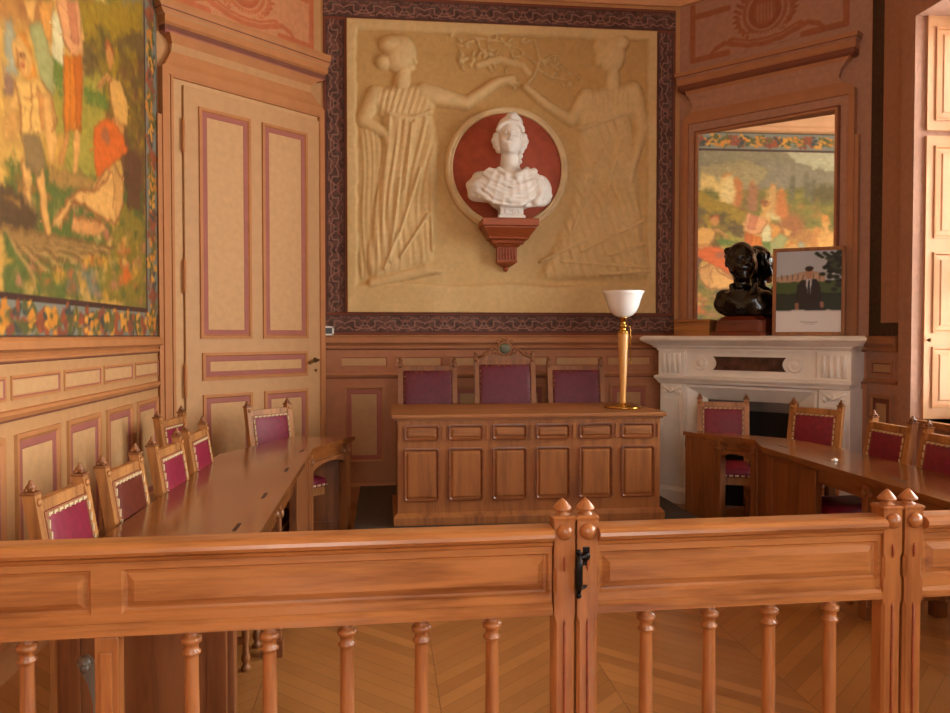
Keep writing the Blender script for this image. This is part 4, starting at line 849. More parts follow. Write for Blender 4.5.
def gent(P):
    d_ = d_ell(P, (0, .0, .12), (.18, .11, .13))
    for c, r in (((-.165, .0, .12), (.08, .085, .1)), ((.145, 0, .1), (.08, .085, .1)), ((-.06, -.06, .1), (.11, .07, .1)), ((.07, -.06, .09), (.1, .07, .1)), ((0, .0, .03), (.16, .1, .06))): d_ = su(d_, d_ell(P, c, r), .03)
    d_ = d_-.006*np.sin(40*(P[..., 2]-.8*np.abs(P[..., 0]))+10*P[..., 1])*np.clip((.22-P[..., 2])*20, 0, 1)
    for g_ in (-1, 1): d_ = su(d_, d_cap(P, (g_*.09, -.06, .24), (g_*.02, -.12, .06), .022, .016), .01)
    d_ = su(d_, d_cap(P, (-.02, .01, .18), (-.03, 0, .33), .075, .062), .03); d_ = su(d_, d_ell(P, (-.02, -.09, .23), (.03, .02, .02)), .01)
    c_, s_ = math.cos(.5), math.sin(.5); Q = P-np.array((-.03, -.01, .0)); Q = np.stack([Q[..., 0]*c_+Q[..., 1]*s_, -Q[..., 0]*s_+Q[..., 1]*c_, Q[..., 2]], -1)
    d_ = su(d_, head(Q, (0, 0, .43), 1.12, None), .02); d_ = su(d_, d_ell(Q, (0, .03, .475), (.112, .125, .105)), .02)
    for k in range(12): d_ = su(d_, d_ell(Q, (.1*math.cos(k*.52), .03+.11*math.sin(k*.52), .5+.02*math.sin(k*2.3)), (.03, .03, .03)), .015)
    d_ = su(d_, d_cap(Q, (-.03, -.135, .373), (.03, -.135, .373), .012, .012), .008)
    for g_ in (-1, 1): d_ = su(d_, d_cap(Q, (g_*.1, -.02, .42), (g_*.085, -.06, .35), .02, .02), .012)
    return ss(d_, d_box(P, (0, 0, -.1), (.6, .5, .1)), .01)
bb = thing('black_bust', 'glossy black bust of a man in a coat on the red plinth before the mirror', 'bust', onF(.745, .22, 1.665), WF['rotz']+.15)
bb.scale = (1.08, 1.08, 1.08)
sculpt('figure', gent, (-.32, -.22, -.01), (.3, .2, .62), .0085, M['bronze'], bb)
pf = thing('framed_portrait', 'framed photograph of a dark-suited person on a lawn, at the right of the mantel', 'picture', onF(1.285, .26, 1.502), WF['rotz'])
LT = Matrix.Rotation(-.13, 4, 'X'); fw, fh = .27, .71
pf.rotation_euler = (-.06, 0, WF['rotz']+.3)
t = MB()
for q in ((-fw, -fw+.028, 0, fh), (fw-.028, fw, 0, fh), (-fw, fw, 0, .028), (-fw, fw, fh-.028, fh)): t.box(q[0], q[1], -.02, .012, q[2], q[3], 0, .004)
t.box(-fw+.01, fw-.01, .0, .01, .01, fh-.01); t.build('frame', M['desk_z'], pf)
Q = Paint(-fw+.026, fw-.026, .026, fh-.026, .006, (176, 182, 190), .01, 70)
Q.poly([(-.3, .2), (.3, .2), (.3, .44), (-.3, .44)], (64, 84, 46)); Q.poly([(-.3, .2), (.3, .2), (.3, .34), (-.3, .34)], (34, 46, 34)); Q.poly([(-.24, .43), (.12, .43), (.12, .5), (-.02, .52), (-.1, .5), (-.24, .47)], (176, 148, 124))
for k in range(8): Q.seg((-.2+.04*k, .45), (-.2+.04*k, .49), .005, .005, (120, 104, 92), .006)
for k in range(60): Q.ell((.2+.045*RNG.normal()*.8, .55+.07*RNG.normal()), .03, .022, [(34, 42, 32), (60, 66, 50), (26, 32, 28)][k % 3], .5)
for k in range(14): Q.ell((.06+.014*k, .66-.01*(k % 4)), .02, .015, (44, 50, 40), .5)
Q.poly([(-.1, .2), (-.08, .4), (-.05, .45), (.06, .45), (.09, .4), (.11, .2)], (38, 32, 32)); Q.poly([(-.02, .455), (.03, .455), (.015, .33), (.0, .33)], (206, 206, 210)); Q.seg((.006, .44), (.006, .34), .007, .009, (30, 30, 40), .006)
Q.ell((.005, .505), .036, .048, (176, 132, 108), .2); Q.ell((.005, .54), .038, .024, (52, 38, 30), .3); Q.seg((-.08, .2), (-.085, .25), .014, .014, (150, 104, 84), .01); Q.seg((.1, .24), (.1, .26), .014, .014, (150, 104, 84), .01)
Q.poly([(-.3, 0), (.3, 0), (.3, .205), (-.3, .205)], (206, 206, 208)); Q.seg((-.06, .11), (.07, .11), .003, .003, (150, 150, 152), .006); Q.seg((-.035, .095), (.045, .095), .002, .002, (160, 160, 162), .006)
link('print', Q.mesh('print', M['photo'], thick=.006), pf)
# ------------------------------------------------------------------ platform and desk
tag(MB().box(-.22, 2.3, 5.6, 7.275, 0, .16, 0, .006).build('platform', M['dais']), 'low dark platform under the panelled desk and its three chairs', 'platform')
dk = thing('panelled_desk', 'long brown oak desk with a front of small and tall panels on the platform', 'desk', (1.045, 5.72, .16))
t = MB(); t.box(-1.0, 1.0, -.03, .87, .757, .785, 0, .006); t.box(-.975, .975, -.01, .85, .742, .757, 0, .003); t.build('desk_top', M['desk_x'], dk)
t = MB(); t.box(-.955, .955, .0, .03, .06, .742, 0); t.box(-.954, -.925, .03, .82, .06, .742); t.box(.925, .954, .03, .82, .06, .742)
t.box(-.985, .985, -.03, .84, 0, .055, 0, .004); t.rects([(-.985, .985, .03, .055), (-.97, .97, .015, .075), (-.96, .96, .005, .085)], 0, -.0); t.build('carcass', M['desk_z'], dk)
for k in range(6):
    x = -.7875+.315*k
    for z0, z1, nm in ((.595, .71, 'small_panel'), (.165, .545, 'tall_panel')):
        p = MB(); p.panel(x-.128, x+.128, z0, z1, [(0, -.004), (0, .012), (.01, .014), (.02, .004), (.026, .004), (.034, .011), (.04, .012)], [0, 1, 1, 0, 0, 0, 0], 0, .016); p.build(nm, [M['desk_x'] if nm == 'small_panel' else M['desk_z'], M['desk_dk']], dk)
for k in range(7):
    x = -.945+.315*k
    MB().box(max(x-.012, -.953), min(x+.012, .953), -.008, .004, .6, .705, 0, .003).build('muntin', M['desk_z'], dk)

# ------------------------------------------------------------------ tall mushroom lamp on the desk
lp = thing('table_lamp', 'tall brass and pale wood lamp with white glass shade on the desk', 'lamp', (1.825, 6.07, .945))
t = MB(); t.lathe([(.002, 0), (.14, 0), (.146, .006), (.144, .014), (.1, .02), (.05, .024), (.045, .034), (.02, .036)], n=36); t.build('base', M['brass'], lp)
t = MB(); t.lathe([(.019, .034), (.02, .05), (.023, .12), (.031, .35), (.04, .55), (.042, .575), (.03, .58)], n=20); t.build('column', M['lampwood'], lp)
t = MB(); t.lathe([(.044, .575), (.044, .59), (.028, .594), (.024, .602), (.024, .622), (.03, .626), (.03, .636), (.02, .64), (.018, .672), (.026, .676), (.026, .69), (.035, .698), (.03, .702)], n=18); t.build('collar', M['brass'], lp)
t = MB(); t.lathe([(.03, .696), (.07, .712), (.1, .742), (.12, .785), (.134, .835), (.148, .875), (.162, .897), (.158, .899), (.144, .874), (.13, .835), (.116, .787), (.096, .746), (.066, .717), (.02, .704)], n=36); t.build('shade', M['glass_w'], lp)
t = MB(); t.tube([(.02, -.02, .63), (.045, -.025, .63), (.05, -.026, .6), (.052, -.026, .36)], .0028, 6); t.ball((.052, -.026, .352), .008, 8, 6); t.build('pull_chain', M['brass'], lp)

# ------------------------------------------------------------------ chairs
def turned(mb, x, y, z0, z1, r, c=0):
    L_ = z1-z0; pr = [(r*.7, 0), (r, .01), (r*1.05, .05), (r*.7, .07), (r*.55, .09), (r*.9, .13), (r*1.0, .17), (r*.7, .22), (r*.6, .3), (r*.8, .45), (r*.95, .6), (r*.7, .68), (r*1.15, .72), (r*.7, .76), (r*1.0, .8), (r*.65, .84), (r*1.05, .88), (r*1.05, 1)]
    mb.lathe([(a, z0+b_*L_) for a, b_ in pr], (x, y, 0), 10, c)
def chair(name, label, group, leather, frame, W=.41, HT=.955, SD=.43, SH=.46, style='braid', crest_=False, finial=True):
    """origin on the floor under the back; faces local -y; back raked"""
    c = thing(name, label, 'chair', group=group); hw = W/2-.02; rk = .165
    ry = lambda z: max(0, z-SH)*rk
    for s_ in (-1, 1):
        p = MB(); x = s_*hw; w_ = .021
        lo = [(0, .045), (.3, .0), (SH, .0), (HT-.02, ry(HT-.02)), (HT+.02, ry(HT+.02))]
        p.loft([[(x-w_, y-w_, z), (x+w_, y-w_, z), (x+w_, y+w_, z), (x-w_, y+w_, z)] for z, y in lo])
        p.lathe([(.014, -w_-.0), (.014, -w_-.006), (.006, -w_-.01)], (x, ry(HT), HT-.005), 10, axis='y')
        po = p.build('post', frame, c)
        f = MB(); yt = ry(HT+.02); zt = HT+.02
        if finial:
            f.box(x-.025, x+.025, yt-.025, yt+.025, zt, zt+.01, 0, .003); f.lathe([(.012, zt+.01), (.01, zt+.014), (.015, zt+.02), (.016, zt+.028), (.010, zt+.036), (.007, zt+.042), (.008, zt+.046), (.002, zt+.05)], (x, yt, 0), 10)
            for k in range(4):
                a_ = k*PI/2+PI/4; f.ball((x+.015*math.cos(a_), yt+.015*math.sin(a_), zt+.017), (.008, .008, .008), 6, 5)
        else:
            for dx, dz, r in ((0, .03, .02), (.004*s_, .058, .016), (-.01*s_, .045, .013), (.016*s_, .022, .012)): f.lathe([(.002, -.014), (r*.7, -.014), (r, -.008), (r, .008), (r*.7, .014), (.002, .014)], (x+dx, yt, zt+dz-.02), 10, axis='y')
        f.build('finial', M['chair_dk'], po)
    r = MB(); zt = HT-.045
    r.loft([[(-hw, ry(z)-.014, z), (hw, ry(z)-.014, z), (hw, ry(z)+.014, z), (-hw, ry(z)+.014, z)] for z in (HT-.042, HT-.004)]); r.loft([[(-hw, ry(z)-.017, z), (hw, ry(z)-.017, z), (hw, ry(z)+.014, z), (-hw, ry(z)+.014, z)] for z in (HT-.018, HT-.006)]); r.build('top_rail', frame, c)
    r = MB(); r.loft([[(-hw, ry(z)-.012, z), (hw, ry(z)-.012, z), (hw, ry(z)+.012, z), (-hw, ry(z)+.012, z)] for z in (SH+.09, SH+.13)]); r.build('lower_rail', frame, c)
    # upholstered back
    b0, b1 = SH+.13, HT-.042; bw = hw-.019; k = MB(); lp_ = []
    for ins, o in ((0, -.016), (0, .012), (.02, .024), (.05, .032)):
        lp_.append([(x, ry(z)-o, z) for x, z in ((-bw+ins, b0+ins), (bw-ins, b0+ins), (bw-ins, b1-ins), (-bw+ins, b1-ins))])
    k.loft(lp_, 0, (1, 1), True); bo = k.build('back_cushion', leather, c)
    tr_ = MB()
    edge = []
    e0, e1, ew = b0+.012, b1-.012, bw-.012
    if style == 'braid':
        n1 = max(3, round(2*ew/.04)); n2 = max(3, round((e1-e0)/.045)); bd = MB()
        bd.loft([[(-bw, ry(b1-.018)-.022, b1-.018), (bw, ry(b1-.018)-.022, b1-.018), (bw, ry(b1)-.02, b1), (-bw, ry(b1)-.02, b1)], [(-bw, ry(b1-.018)-.024, b1-.018), (bw, ry(b1-.018)-.024, b1-.018), (bw, ry(b1)-.022, b1), (-bw, ry(b1)-.022, b1)]])
        for s_ in (-1, 1): bd.loft([[(s_*bw, ry(z)-.024, z), (s_*(bw-.02), ry(z)-.026, z), (s_*(bw-.02), ry(z)-.0, z), (s_*bw, ry(z)-.0, z)] for z in (b0, b1)])
        for i in range(n1):
            x = -ew+2*ew*(i+.5)/n1; z = b1-.011; tr_.box(x-.014, x+.014, ry(z)-.029, ry(z)-.02, z-.003, z+.006, 0)
            tr_.box(x-.013, x-.004, ry(z)-.03, ry(z)-.02, z-.007, z-.003, 0)
        for i in range(n2):
            z = e0+(e1-e0-.01)*(i+.5)/n2
            for s_ in (-1, 1): tr_.box(s_*(bw-.01)-.004, s_*(bw-.01)+.004, ry(z)-.031, ry(z)-.018, z-.015, z+.015, 0)
        bd.build('trim_band', M['band'], bo); tr_.build('braid', M['braid'], bo)
    else:
        for i in range(9):
            x = -ew+2*ew*i/8; tr_.ball((x, ry(e1)-.02, e1), (.0065, .005, .0065), 6, 4)
        for i in range(1, 11):
            z = e0+(e1-e0)*i/11
            for s_ in (-1, 1): tr_.ball((s_*ew, ry(z)-.02, z), (.0065, .005, .0065), 6, 4)
        tr_.build('nail_heads', M['brass'], bo)
    if crest_:
        s2 = MB(); zc = HT+.0
        s2.loft([[(x, ry(HT)-.012, z0_) for x, z0_ in pts] for pts in ([(-hw, zc-.01), (hw, zc-.01), (hw*.8, zc+.02), (hw*.45, zc+.045), (.075, zc+.06), (-.075, zc+.06), (-hw*.45, zc+.045), (-hw*.8, zc+.02)],)]*1+[[(x, ry(HT)+.014, z0_) for x, z0_ in [(-hw, zc-.01), (hw, zc-.01), (hw*.8, zc+.02), (hw*.45, zc+.045), (.075, zc+.06), (-.075, zc+.06), (-hw*.45, zc+.045), (-hw*.8, zc+.02)]]])
        yb = ry(HT)
        for g_ in (-1, 1):
            s2.tube([(g_*hw*.95, yb-.01, zc+.02), (g_*hw*.75, yb-.01, zc+.035), (g_*hw*.6, yb-.01, zc+.065), (g_*hw*.5, yb-.01, zc+.09), (g_*hw*.42, yb-.01, zc+.085)], [.012, .012, .013, .012, .008], 8)
            for cx, cz, rr in ((hw*.72, .045, .02), (hw*.36, .075, .026), (.055, .155, .018), (.02, .17, .014), (.06, .05, .018)):
                s2.tube([(g_*cx+rr*math.cos(a_*.5)*(1-a_*.04), yb-.012, zc+cz+rr*math.sin(a_*.5)*(1-a_*.04)) for a_ in range(14)], .0075, 6)
        s2.lathe([(.062, .012), (.066, -.012), (.058, -.02), (.05, -.016)], (0, yb, zc+.095), 24, axis='y'); s2.build('scroll_crest', M['chair_dk'], c)
        s3 = MB(); s3.lathe([(.002, -.024), (.03, -.022), (.052, -.014), (.052, .0)], (0, yb, zc+.095), 24, axis='y'); s3.build('medallion', M['medal'], c)
    # seat
    q = MB(); lps = []
    for ins, z in ((.012, SH-.055), (0, SH-.045), (0, SH-.012), (.014, SH+.012), (.05, SH+.026), (.1, SH+.03)):
        x, y0_, y1_ = W/2-ins, -SD+ins, .02-ins; r_ = .025
        lps.append([(-x+r_, y0_, z), (x-r_, y0_, z), (x, y0_+r_, z), (x, y1_, z), (-x, y1_, z), (-x, y0_+r_, z)])
    q.loft(lps, 0, (1, 1), True); so = q.build('seat_cushion', leather, c)
    q = MB()
    if style == 'braid':
        for i in range(9): x = -W/2+.03+(W-.06)*i/8; q.box(x-.014, x+.014, -SD-.005, -SD+.004, SH-.044, SH-.03)
        for i in range(9):
            y = -SD+.03+(SD-.05)*i/8
            for s_ in (-1, 1): q.box(s_*W/2-.004, s_*W/2+.004, y-.014, y+.014, SH-.044, SH-.03)
        q.build('seat_braid', M['braid'], so)
    else:
        for i in range(9): q.ball((-W/2+.03+(W-.06)*i/8, -SD-.002, SH-.035), .006, 6, 4)
        q.build('seat_nails', M['brass'], so)
    q = MB(); x = W/2-.02; q.box(-x, x, -SD+.01, -SD+.035, SH-.11, SH-.045); q.box(-x, -x+.025, -SD+.02, 0, SH-.11, SH-.045); q.box(x-.025, x, -SD+.02, 0, SH-.11, SH-.045); q.box(-x, x, -.012, .012, SH-.11, SH-.045); q.build('seat_frame', frame, c)
    for s_ in (-1, 1):
        q = MB(); turned(q, s_*(W/2-.035), -SD+.035, 0, SH-.1, .021); q.box(s_*(W/2-.035)-.022, s_*(W/2-.035)+.022, -SD+.013, -SD+.057, SH-.14, SH-.07); q.build('front_leg', M['chair_dk'], c)
    q = MB(); x = W/2-.035
    for s_ in (-1, 1): q.box(s_*x-.01, s_*x+.01, -SD+.04, .01, .12, .15)
    q.box(-x, x, -SD*.5-.01, -SD*.5+.01, .125, .148); q.build('stretcher', M['chair_dk'], c)
    return c
def face(dx, dy): return math.atan2(dx, -dy)             # local -y turned to (dx,dy)
def put(c, top, fdir, z=0., copy=True, label=None, rake=.075):
    l = math.hypot(*fdir); d_ = (fdir[0]/l, fdir[1]/l); loc = (top[0]+d_[0]*rake, top[1]+d_[1]*rake, z)
    if copy: return dup(c, loc, face(*d_), label)
    c.location = loc; c.rotation_euler = (0, 0, face(*d_))
    if label: c['label'] = label
    return c
GR = 'oak council chairs around the two long tables'
c0 = chair('council_chair', 'x', GR, M['leather'], M['chair'])
put(c0, (-1.14, 2.99), (.995, -.06), copy=False, label='oak chair with crimson back at the left table, closest to the railing')
cb = chair('council_chair', 'oak chair with brown leather back, second from the railing at the left table', GR, M['leather_b'], M['chair']); put(cb, (-1.1, 3.54), (1, -.05), copy=False)
put(c0, (-1.075, 4.155), (1, -.06), label='oak chair with crimson back just beyond the brown-backed chair at the left table')
put(c0, (-1.07, 4.75), (1, -.04), label='fourth oak chair from the railing along the left table, crimson back, before the bend')
put(c0, (-1.4, 5.52), (.98, -.16), label='small-looking oak chair standing back in the left corner between table and door')
put(c0, (-.868, 6.215), (.72, -.69), label='oak chair with plum back at the far bend of the left table, before the door')
put(c0, (2.79, 6.44), (-.36, -.93), label='oak chair with crimson back at the far end of the right table, before the fireplace')
put(c0, (3.25, 5.8), (-.83, -.56), label='oak chair with crimson back before the right pilaster of the fireplace')
put(c0, (3.115, 4.685), (-1, -.03), label='oak chair with crimson back at the right table below the dark painted wall border')
put(c0, (3.06, 4.085), (-1, -.03), label='oak chair at the right table below the window, cut by the right picture edge')
DG = 'carved chairs behind the desk'
cd = chair('side_chair', 'leather backed oak chair with scroll finials behind the left end of the desk', DG, M['leather_p'], M['chair_dk'], W=.5, HT=1.085, SD=.44, style='nails', finial=False)
put(cd, (.365, 6.93), (0, -1), .16, copy=False, rake=.1)
put(cd, (1.655, 6.93), (0, -1), .16, label='leather backed oak chair with scroll finials behind the desk beside the lamp', rake=.1)
cc = chair('presiding_chair', 'taller carved chair with scroll crest and round medallion behind the middle of the desk', DG, M['leather_p'], M['chair_dk'], W=.53, HT=1.135, SD=.44, style='nails', finial=False, crest_=True)
put(cc, (1.03, 6.93), (0, -1), .16, copy=False, rake=.11)

# ------------------------------------------------------------------ the two angled tables
def table(name, label, inn, out, posts, panels, slots, near, white=None, dark=False):
    """inn/out: matching inner and outer edge points from the near end to the far end"""
    T_ = thing(name, label, 'table', (0, 0, 0)); tz = .76
    poly = inn+out[::-1]
    cx = sum(p[0] for p in poly)/len(poly)
    t = MB(); t.prism(poly, tz-.03, tz); 
    sh = lambda pts, d_: [(p[0]+(cx-p[0])*d_, p[1]) for p in pts]
    t.prism([(x+(cx-x)*.04, y+(.02 if y < 3 else -.02)) for x, y in poly], tz-.042, tz-.03); top = t.build('table_top', M['tab_y'], T_)
    sg = 1 if cx > 0 else -1
    # apron under both edges
    def board(mb, a, b_, z0, z1, th=.022, mat=0):
        a, b_ = Vector((*a, 0)), Vector((*b_, 0)); d_ = (b_-a).normalized(); n_ = Vector((-d_.y, d_.x, 0))*th/2
        mb.loft([[(p.x, p.y, z) for p in (a-n_, b_-n_, b_+n_, a+n_)] for z in (z0, z1)], mat)
    ins = lambda p, o, k=.045: ((p[0]+(o[0]-p[0])/math.dist(p, o)*k), p[1]+(o[1]-p[1])/math.dist(p, o)*k)
    I = [ins(p, o) for p, o in zip(inn, out)]; O = [ins(o, p) for p, o in zip(inn, out)]
    ap = MB()
    for L_ in (I, O):
        for a, b_ in zip(L_[:-1], L_[1:]): board(ap, a, b_, tz-.125, tz-.042)
    board(ap, I[0], O[0], tz-.125, tz-.042); board(ap, I[-1], O[-1], tz-.125, tz-.042); ap.build('apron', M['tab_y'], T_)
    for (a, b_, z0) in panels:
        q = MB(); board(q, a, b_, z0, tz-.042, .02)
        a_, b2 = Vector((*a, 0)), Vector((*b_, 0)); d_ = (b2-a_); L_ = d_.length; d_.normalize(); n_ = Vector((-d_.y, d_.x, 0))
        if L_ > .25:
            for s_ in (-1, 1):
                fr0 = a_+d_*.0+n_*s_*.013; q.xf = Matrix(((d_.x, n_.x*-1, 0, fr0.x), (d_.y, n_.y*-1, 0, fr0.y), (0, 0, 1, 0), (0, 0, 0, 1)))
                for u0, u1, zz0, zz1 in ((0, .06, z0, tz-.05), (L_-.06, L_, z0, tz-.05), (.06, L_-.06, z0, z0+.09)): q.box(u0, u1, -.008, .008, zz0, zz1, 1, .003)
                q.xf = None
        q.build('side_panel', [M['tab_z'], M['tab_z']], T_)
    for (x, y, w_, a_) in posts:
        q = MB(); q.xf = Matrix.Translation((x, y, 0)) @ Matrix.Rotation(a_, 4, 'Z')
        q.box(-w_, w_, -w_, w_, 0, tz-.04, 0, .006); q.box(-w_-.008, w_+.008, -w_-.008, w_+.008, 0, .08, 0, .004)
        for d_ in ((0, -1), (0, 1), (1, 0), (-1, 0)):
            ax = 'y' if d_[1] else 'x'; o_ = d_[1] or d_[0]
            q.lathe([(.022, o_*w_), (.022, o_*(w_+.006)), (.014, o_*(w_+.012)), (.002, o_*(w_+.014))], (0, 0, tz-.09), 12, axis=ax)
        q.build('leg', M['tab_z'], T_)
    ar = MB()                                       # arched bracket between the last two inner posts
    (x0, y0_), (x1, y1_) = posts[-2][:2], posts[-1][:2]; N = 9
    lo = []
    d_ = Vector((x1-x0, y1_-y0_, 0)); n_ = Vector((-d_.y, d_.x, 0)).normalized()*.012
    for k in range(N):
        s_ = k/(N-1); zz = tz-.125-.06*abs(2*s_-1)**3; p = Vector((x0, y0_, 0))+d_*s_
        lo.append([(p.x-n_.x, p.y-n_.y, zz), (p.x+n_.x, p.y+n_.y, zz), (p.x+n_.x, p.y+n_.y, tz-.1), (p.x-n_.x, p.y-n_.y, tz-.1)])
    ar.loft(lo); ar.build('arched_bracket', M['tab_z'], T_)
    for x, y, a_ in slots:
        q = MB(); q.xf = Matrix.Translation((x, y, tz)) @ Matrix.Rotation(a_, 4, 'Z'); q.box(-.006, .006, -.06, .06, -.004, .0012, 0); q.box(-.0095, .0095, -.066, .066, -.004, .0006, 1); q.build('pen_slot', [M['slot'], M['tab_dk']], top)
    return T_
LI, LO = [(-.47, 2.6), (-.47, 5.42), (-.22, 6.02)], [(-1.03, 2.6), (-1.03, 5.2), (-.68, 6.02)]
lt_ = table('council_table', 'long angled oak table with inlaid slots on the left, behind the railing', LI, LO,
      [(-.99, 2.66, .03, 0), (-.51, 2.66, .03, 0), (-.99, 4.0, .026, 0), (-.51, 3.85, .026, 0), (-.98, 5.15, .026, 0), (-.67, 5.93, .026, -.4), (-.5, 5.38, .028, -.2), (-.29, 5.93, .032, -.4)],
      [((-1.0, 2.625), (-.5, 2.625), .0), ((-.5, 4.5), (-.5, 5.3), .06), ((-.29, 5.96), (-.66, 5.96), .06)], [(-.57, 3.2, 0), (-.555, 3.82, 0), (-.54, 4.55, 0), (-.53, 5.28, -.1)], 2.6)
RI, RO = [(2.5, 2.6), (2.5, 5.15), (2.62, 5.5), (2.3, 6.05)], [(2.98, 2.6), (2.98, 5.1), (2.9, 5.52), (2.4, 6.12)]
rt_ = table('council_table', 'long angled oak table in shade on the right, before the fireplace', RI, RO,
      [(2.94, 2.66, .03, 0), (2.54, 2.66, .03, 0), (2.94, 4.0, .026, 0), (2.54, 4.0, .026, 0), (2.93, 5.05, .026, 0), (2.63, 5.5, .028, .5), (2.48, 5.78, .032, .5)],
      [((2.95, 2.625), (2.53, 2.625), .0), ((2.54, 4.5), (2.54, 5.1), .06), ((2.54, 5.1), (2.63, 5.47), .06), ((2.48, 5.8), (2.33, 6.04), .0)], [(2.65, 5.16, 0), (2.635, 4.53, 0), (2.62, 3.87, 0)], 2.6)
wc = MB(); wc.xf = Matrix.Translation((2.64, 4.5, .7612)) @ Matrix.Rotation(.5, 4, 'Z'); wc.box(-.018, .018, -.012, .012, 0, .012, 0, .003); wc.box(-.01, .01, -.006, .006, .012, .016, 0, .002)
tag(wc.build('eraser', M['white']), 'tiny white block lying on a slot of the right table', 'eraser')
sp = thing('bench_end', 'dark scroll-topped wooden post standing before the near end of the left table', 'post', (-.85, 2.48, 0), .3)
t = MB(); t.loft([[(x-w_, -.02, z), (x+w_, -.02, z), (x+w_, .02, z), (x-w_, .02, z)] for x, w_, z in ((0.01, .03, 0), (.01, .025, .1), (0.012, .018, .3), (.01, .019, .42), (.0, .022, .48), (-.015, .024, .52), (-.03, .02, .545))]); t.build('post', M['dkpost'], sp)
t = MB(); t.lathe([(.002, -.026), (.016, -.02), (.02, -.014), (.02, .014), (.016, .02), (.002, .02)], (-.03, 0, .54), 14, axis='y'); t.lathe([(.002, -.032), (.012, -.032), (.012, .032), (.002, .032)], (-.03, 0, .53), 10, axis='y'); t.build('scroll', M['dkpost'], sp)

# ------------------------------------------------------------------ oak railing with gate
RY = 2.30
def rail_span(root, x0, x1, panels, bal, bays=()):
    t = MB(); pr = [(.012, .915), (.018, .918), (.034, .924), (.04, .934), (.038, .944), (.028, .953), (.01, .957), (-.05, .957), (-.068, .953), (-.078, .944), (-.08, .934), (-.074, .924), (-.058, .918), (-.05, .915)]
    t.mould(x0, x1, pr); t.build('hand_rail', M['rail_x'], root)
    t = MB(); t.box(x0, x1, .012, .04, .701, .915); t.box(x0, x1, 0, .013, .70, .757); t.box(x0, x1, 0, .013, .884, .916)
    cuts = [x0]+[v_ for p in panels for v_ in p]+[x1]
    for i in range(0, len(cuts), 2):
        if cuts[i+1]-cuts[i] > .002: t.box(cuts[i], cuts[i+1], .0005, .013, .757, .884)
    t.mould(x0, x1, [(0, .70), (.012, .703), (.012, .722), (.004, .734), (0, .736)]); t.mould(x0, x1, [(0, .9), (.008, .905), (.014, .915), (0, .916)]); t.build('board', M['rail_x'], root)
    for a, b_ in panels:
        p = MB(); p.panel(a, b_, .757, .884, [(0, .0), (0, .012), (.003, .012), (.009, .003), (.016, .002), (.036, .013), (.04, .013)], 0, .012, 0); p.build('raised_panel', M['rail_x'], root)
    t = MB(); t.box(x0, x1, .0, .045, .08, .14, 0, .004); t.build('bottom_rail', M['rail_x'], root)
    for x in bal:
        q = MB(); q.lathe([(.015, .14), (.02, .15), (.02, .2), (.027, .21), (.027, .222), (.018, .23), (.018, .25), (.026, .26), (.026, .27), (.017, .285), (.0195, .3), (.0205, .45), (.0185, .625), (.018, .632), (.025, .636), (.026, .642), (.019, .648), (.019, .664), (.027, .668), (.0285, .675), (.027, .682), (.019, .686), (.017, .692), (.022, .70)], (x, .02, 0), 16); q.build('baluster', M['rail_z'], root)
def newel(root, x, nm='post', boss=True, w_=.031):
    q = MB(); y = .018; cz = [(0, .0), (.1, .0), (.12, .008), (.68, .008), (.70, 0), (.76, 0), (.775, .008), (.83, .008), (.845, 0), (.975, 0), (.985, -.004), (.99, .004)]
    lo = []; cz[0] = (.012, 0)
    for z, c in cz:
        c = max(c, .0008); w2 = w_+(.004 if z == .985 else 0)
        lo.append([(x-w2+c, y-w2, z), (x+w2-c, y-w2, z), (x+w2, y-w2+c, z), (x+w2, y+w2-c, z), (x+w2-c, y+w2, z), (x-w2+c, y+w2, z), (x-w2, y+w2-c, z), (x-w2, y-w2+c, z)])
    q.loft(lo); p = q.build(nm, M['rail_z'], root)
    q = MB(); q.lathe([(.022, .988), (.022, .993), (.014, .997), (.014, 1.0), (.027, 1.004), (.0285, 1.009), (.026, 1.013), (.012, 1.029), (.003, 1.037)], (x, y, 0), 18); q.build('finial', M['rail_z'], p)
    if boss:
        q = MB(); q.lathe([(.024, -w_), (.024, -w_-.004), (.021, -w_-.012), (.013, -w_-.018), (.003, -w_-.021)], (x, y, .945), 18, axis='y'); q.build('boss', M['rail_z'], p)
    q = MB()
    for z0, z1 in ((.83, .875), (.12, .69)): q.tube([(x, y-w_-.0, z0), (x, y-w_-.002, z0+.01), (x, y-w_-.002, z1-.01), (x, y-w_, z1)], [.001, .004, .004, .001], 6)
    q.build('groove', M['brkt'], p)
RA = math.radians(1.6); RO_ = (.55-.55*math.cos(RA), RY-.55*math.sin(RA), -.012)
r1 = thing('railing', 'long oak railing section with balusters left of the gate, across the foreground', 'railing', RO_, RA)
rail_span(r1, -1.58, .482, [(-1.57, -.785), (-.712, .474)], [-1.38, -1.172, -.958, -.532, -.322, -.108, .103, .3085])
q = MB(); q.box(-.78, -.717, -.004, .05, 0.012, .7, 0, .006); q.box(-.764, -.733, -.012, 0, .1, .66, 0, .004); q.build('post', M['rail_z'], r1)
newel(r1, .516)
g1 = thing('gate', 'oak railing gate with four balusters and a black pull handle, right of the centre', 'gate', RO_, RA)
newel(g1, .5846); newel(g1, 1.55)
rail_span(g1, .6156, 1.519, [(.62, 1.512)], [.774, .972, 1.165, 1.365])
q = MB(); q.tube([(.549, -.045, .775), (.549, -.047, .80), (.549, -.047, .86), (.549, -.045, .885)], [.007, .0115, .0115, .007], 10)
for z in (.768, .892): q.ball((.549, -.045, z), .009, 10, 8)
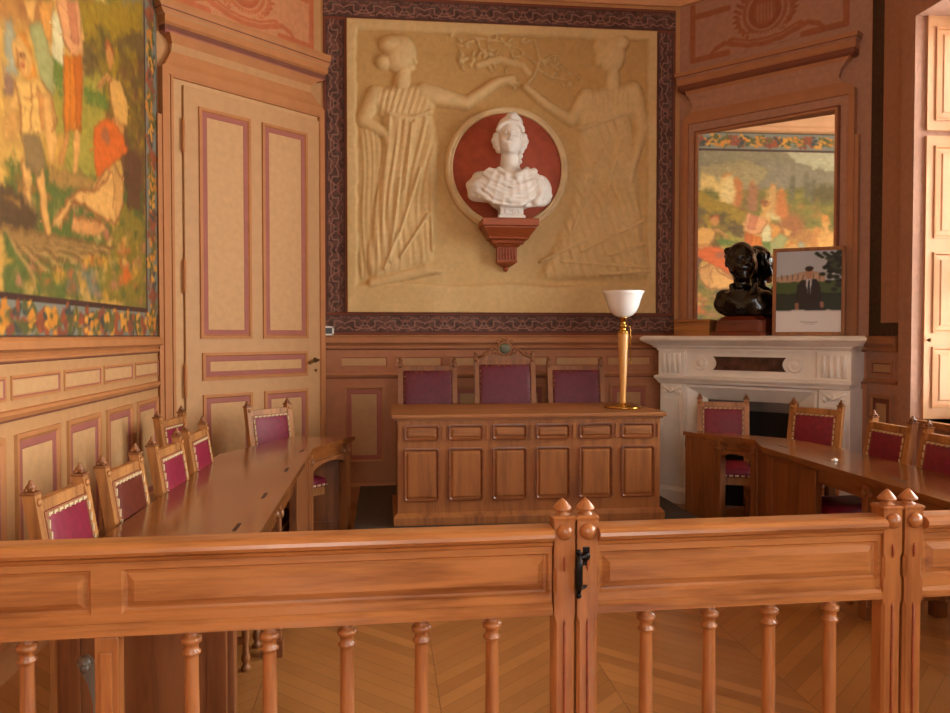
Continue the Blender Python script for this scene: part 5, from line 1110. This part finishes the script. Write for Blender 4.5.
for z in (.785, .875): q.tube([(.549, -.045, z), (.575, -.02, z), (.58, -.012, z)], .005, 8)
q.lathe([(.014, -.013), (.014, -.018), (.006, -.022)], (.578, 0, .872), 10, axis='y'); q.box(.57, .59, -.016, -.012, .845, .9, 0, .002)
q.build('pull_handle', M['iron'], g1)['label'] = 'black iron pull handle'
r2 = thing('railing', 'oak railing section at the right picture edge beyond the gate', 'railing', RO_, RA)
newel(r2, 1.621); rail_span(r2, 1.652, 3.75, [(1.66, 2.6), (2.66, 3.7)], [1.86, 2.07, 2.28, 2.49, 2.7, 2.91, 3.12, 3.33, 3.54])

# ------------------------------------------------------------------ daylight, added rear fill and camera
w = bpy.data.worlds.new('daylight'); SC.world = w; w.use_nodes = True
bg = w.node_tree.nodes['Background']; bg.inputs['Color'].default_value = (.98, .985, .94, 1); bg.inputs['Strength'].default_value = SKY
for i, (a, b_, WW) in enumerate([(p, q, WR) for p, q in WINS]+[(-q, -p, WZ) for p, q in FILL_WIN]):  # last pair is added fill light from behind the camera
    l = bpy.data.lights.new('window_daylight', 'AREA'); l.shape = 'RECTANGLE'; l.size, l.size_y = (HEAD-SILL, b_-a) if WW is WR else (b_-a, HEAD-SILL); l.energy = PWR[i]; l.color = (.98, .985, .93)
    o = bpy.data.objects.new('window_daylight', l); COL.objects.link(o); s_ = WT+.1; o.location = (XR+s_, (a+b_)/2, (SILL+HEAD)/2) if WW is WR else ((a+b_)/2, YR-s_, (SILL+HEAD)/2); o.rotation_euler = (0, PI/2, 0) if WW is WR else (PI/2, 0, 0)
cam = bpy.data.cameras.new('camera'); co = bpy.data.objects.new('camera', cam); COL.objects.link(co)
cam.sensor_fit = 'HORIZONTAL'; cam.sensor_width = 36; cam.lens = 36*810/950
co.location = (0, 0, 1.5); co.rotation_euler = (PI/2-math.radians(1.46), 0, -math.radians(6.37)); SC.camera = co
SC.view_settings.view_transform = 'Standard'; SC.view_settings.look = 'None'; SC.view_settings.gamma = 1; SC.view_settings.use_curve_mapping = False; SC.view_settings.exposure = EXPO
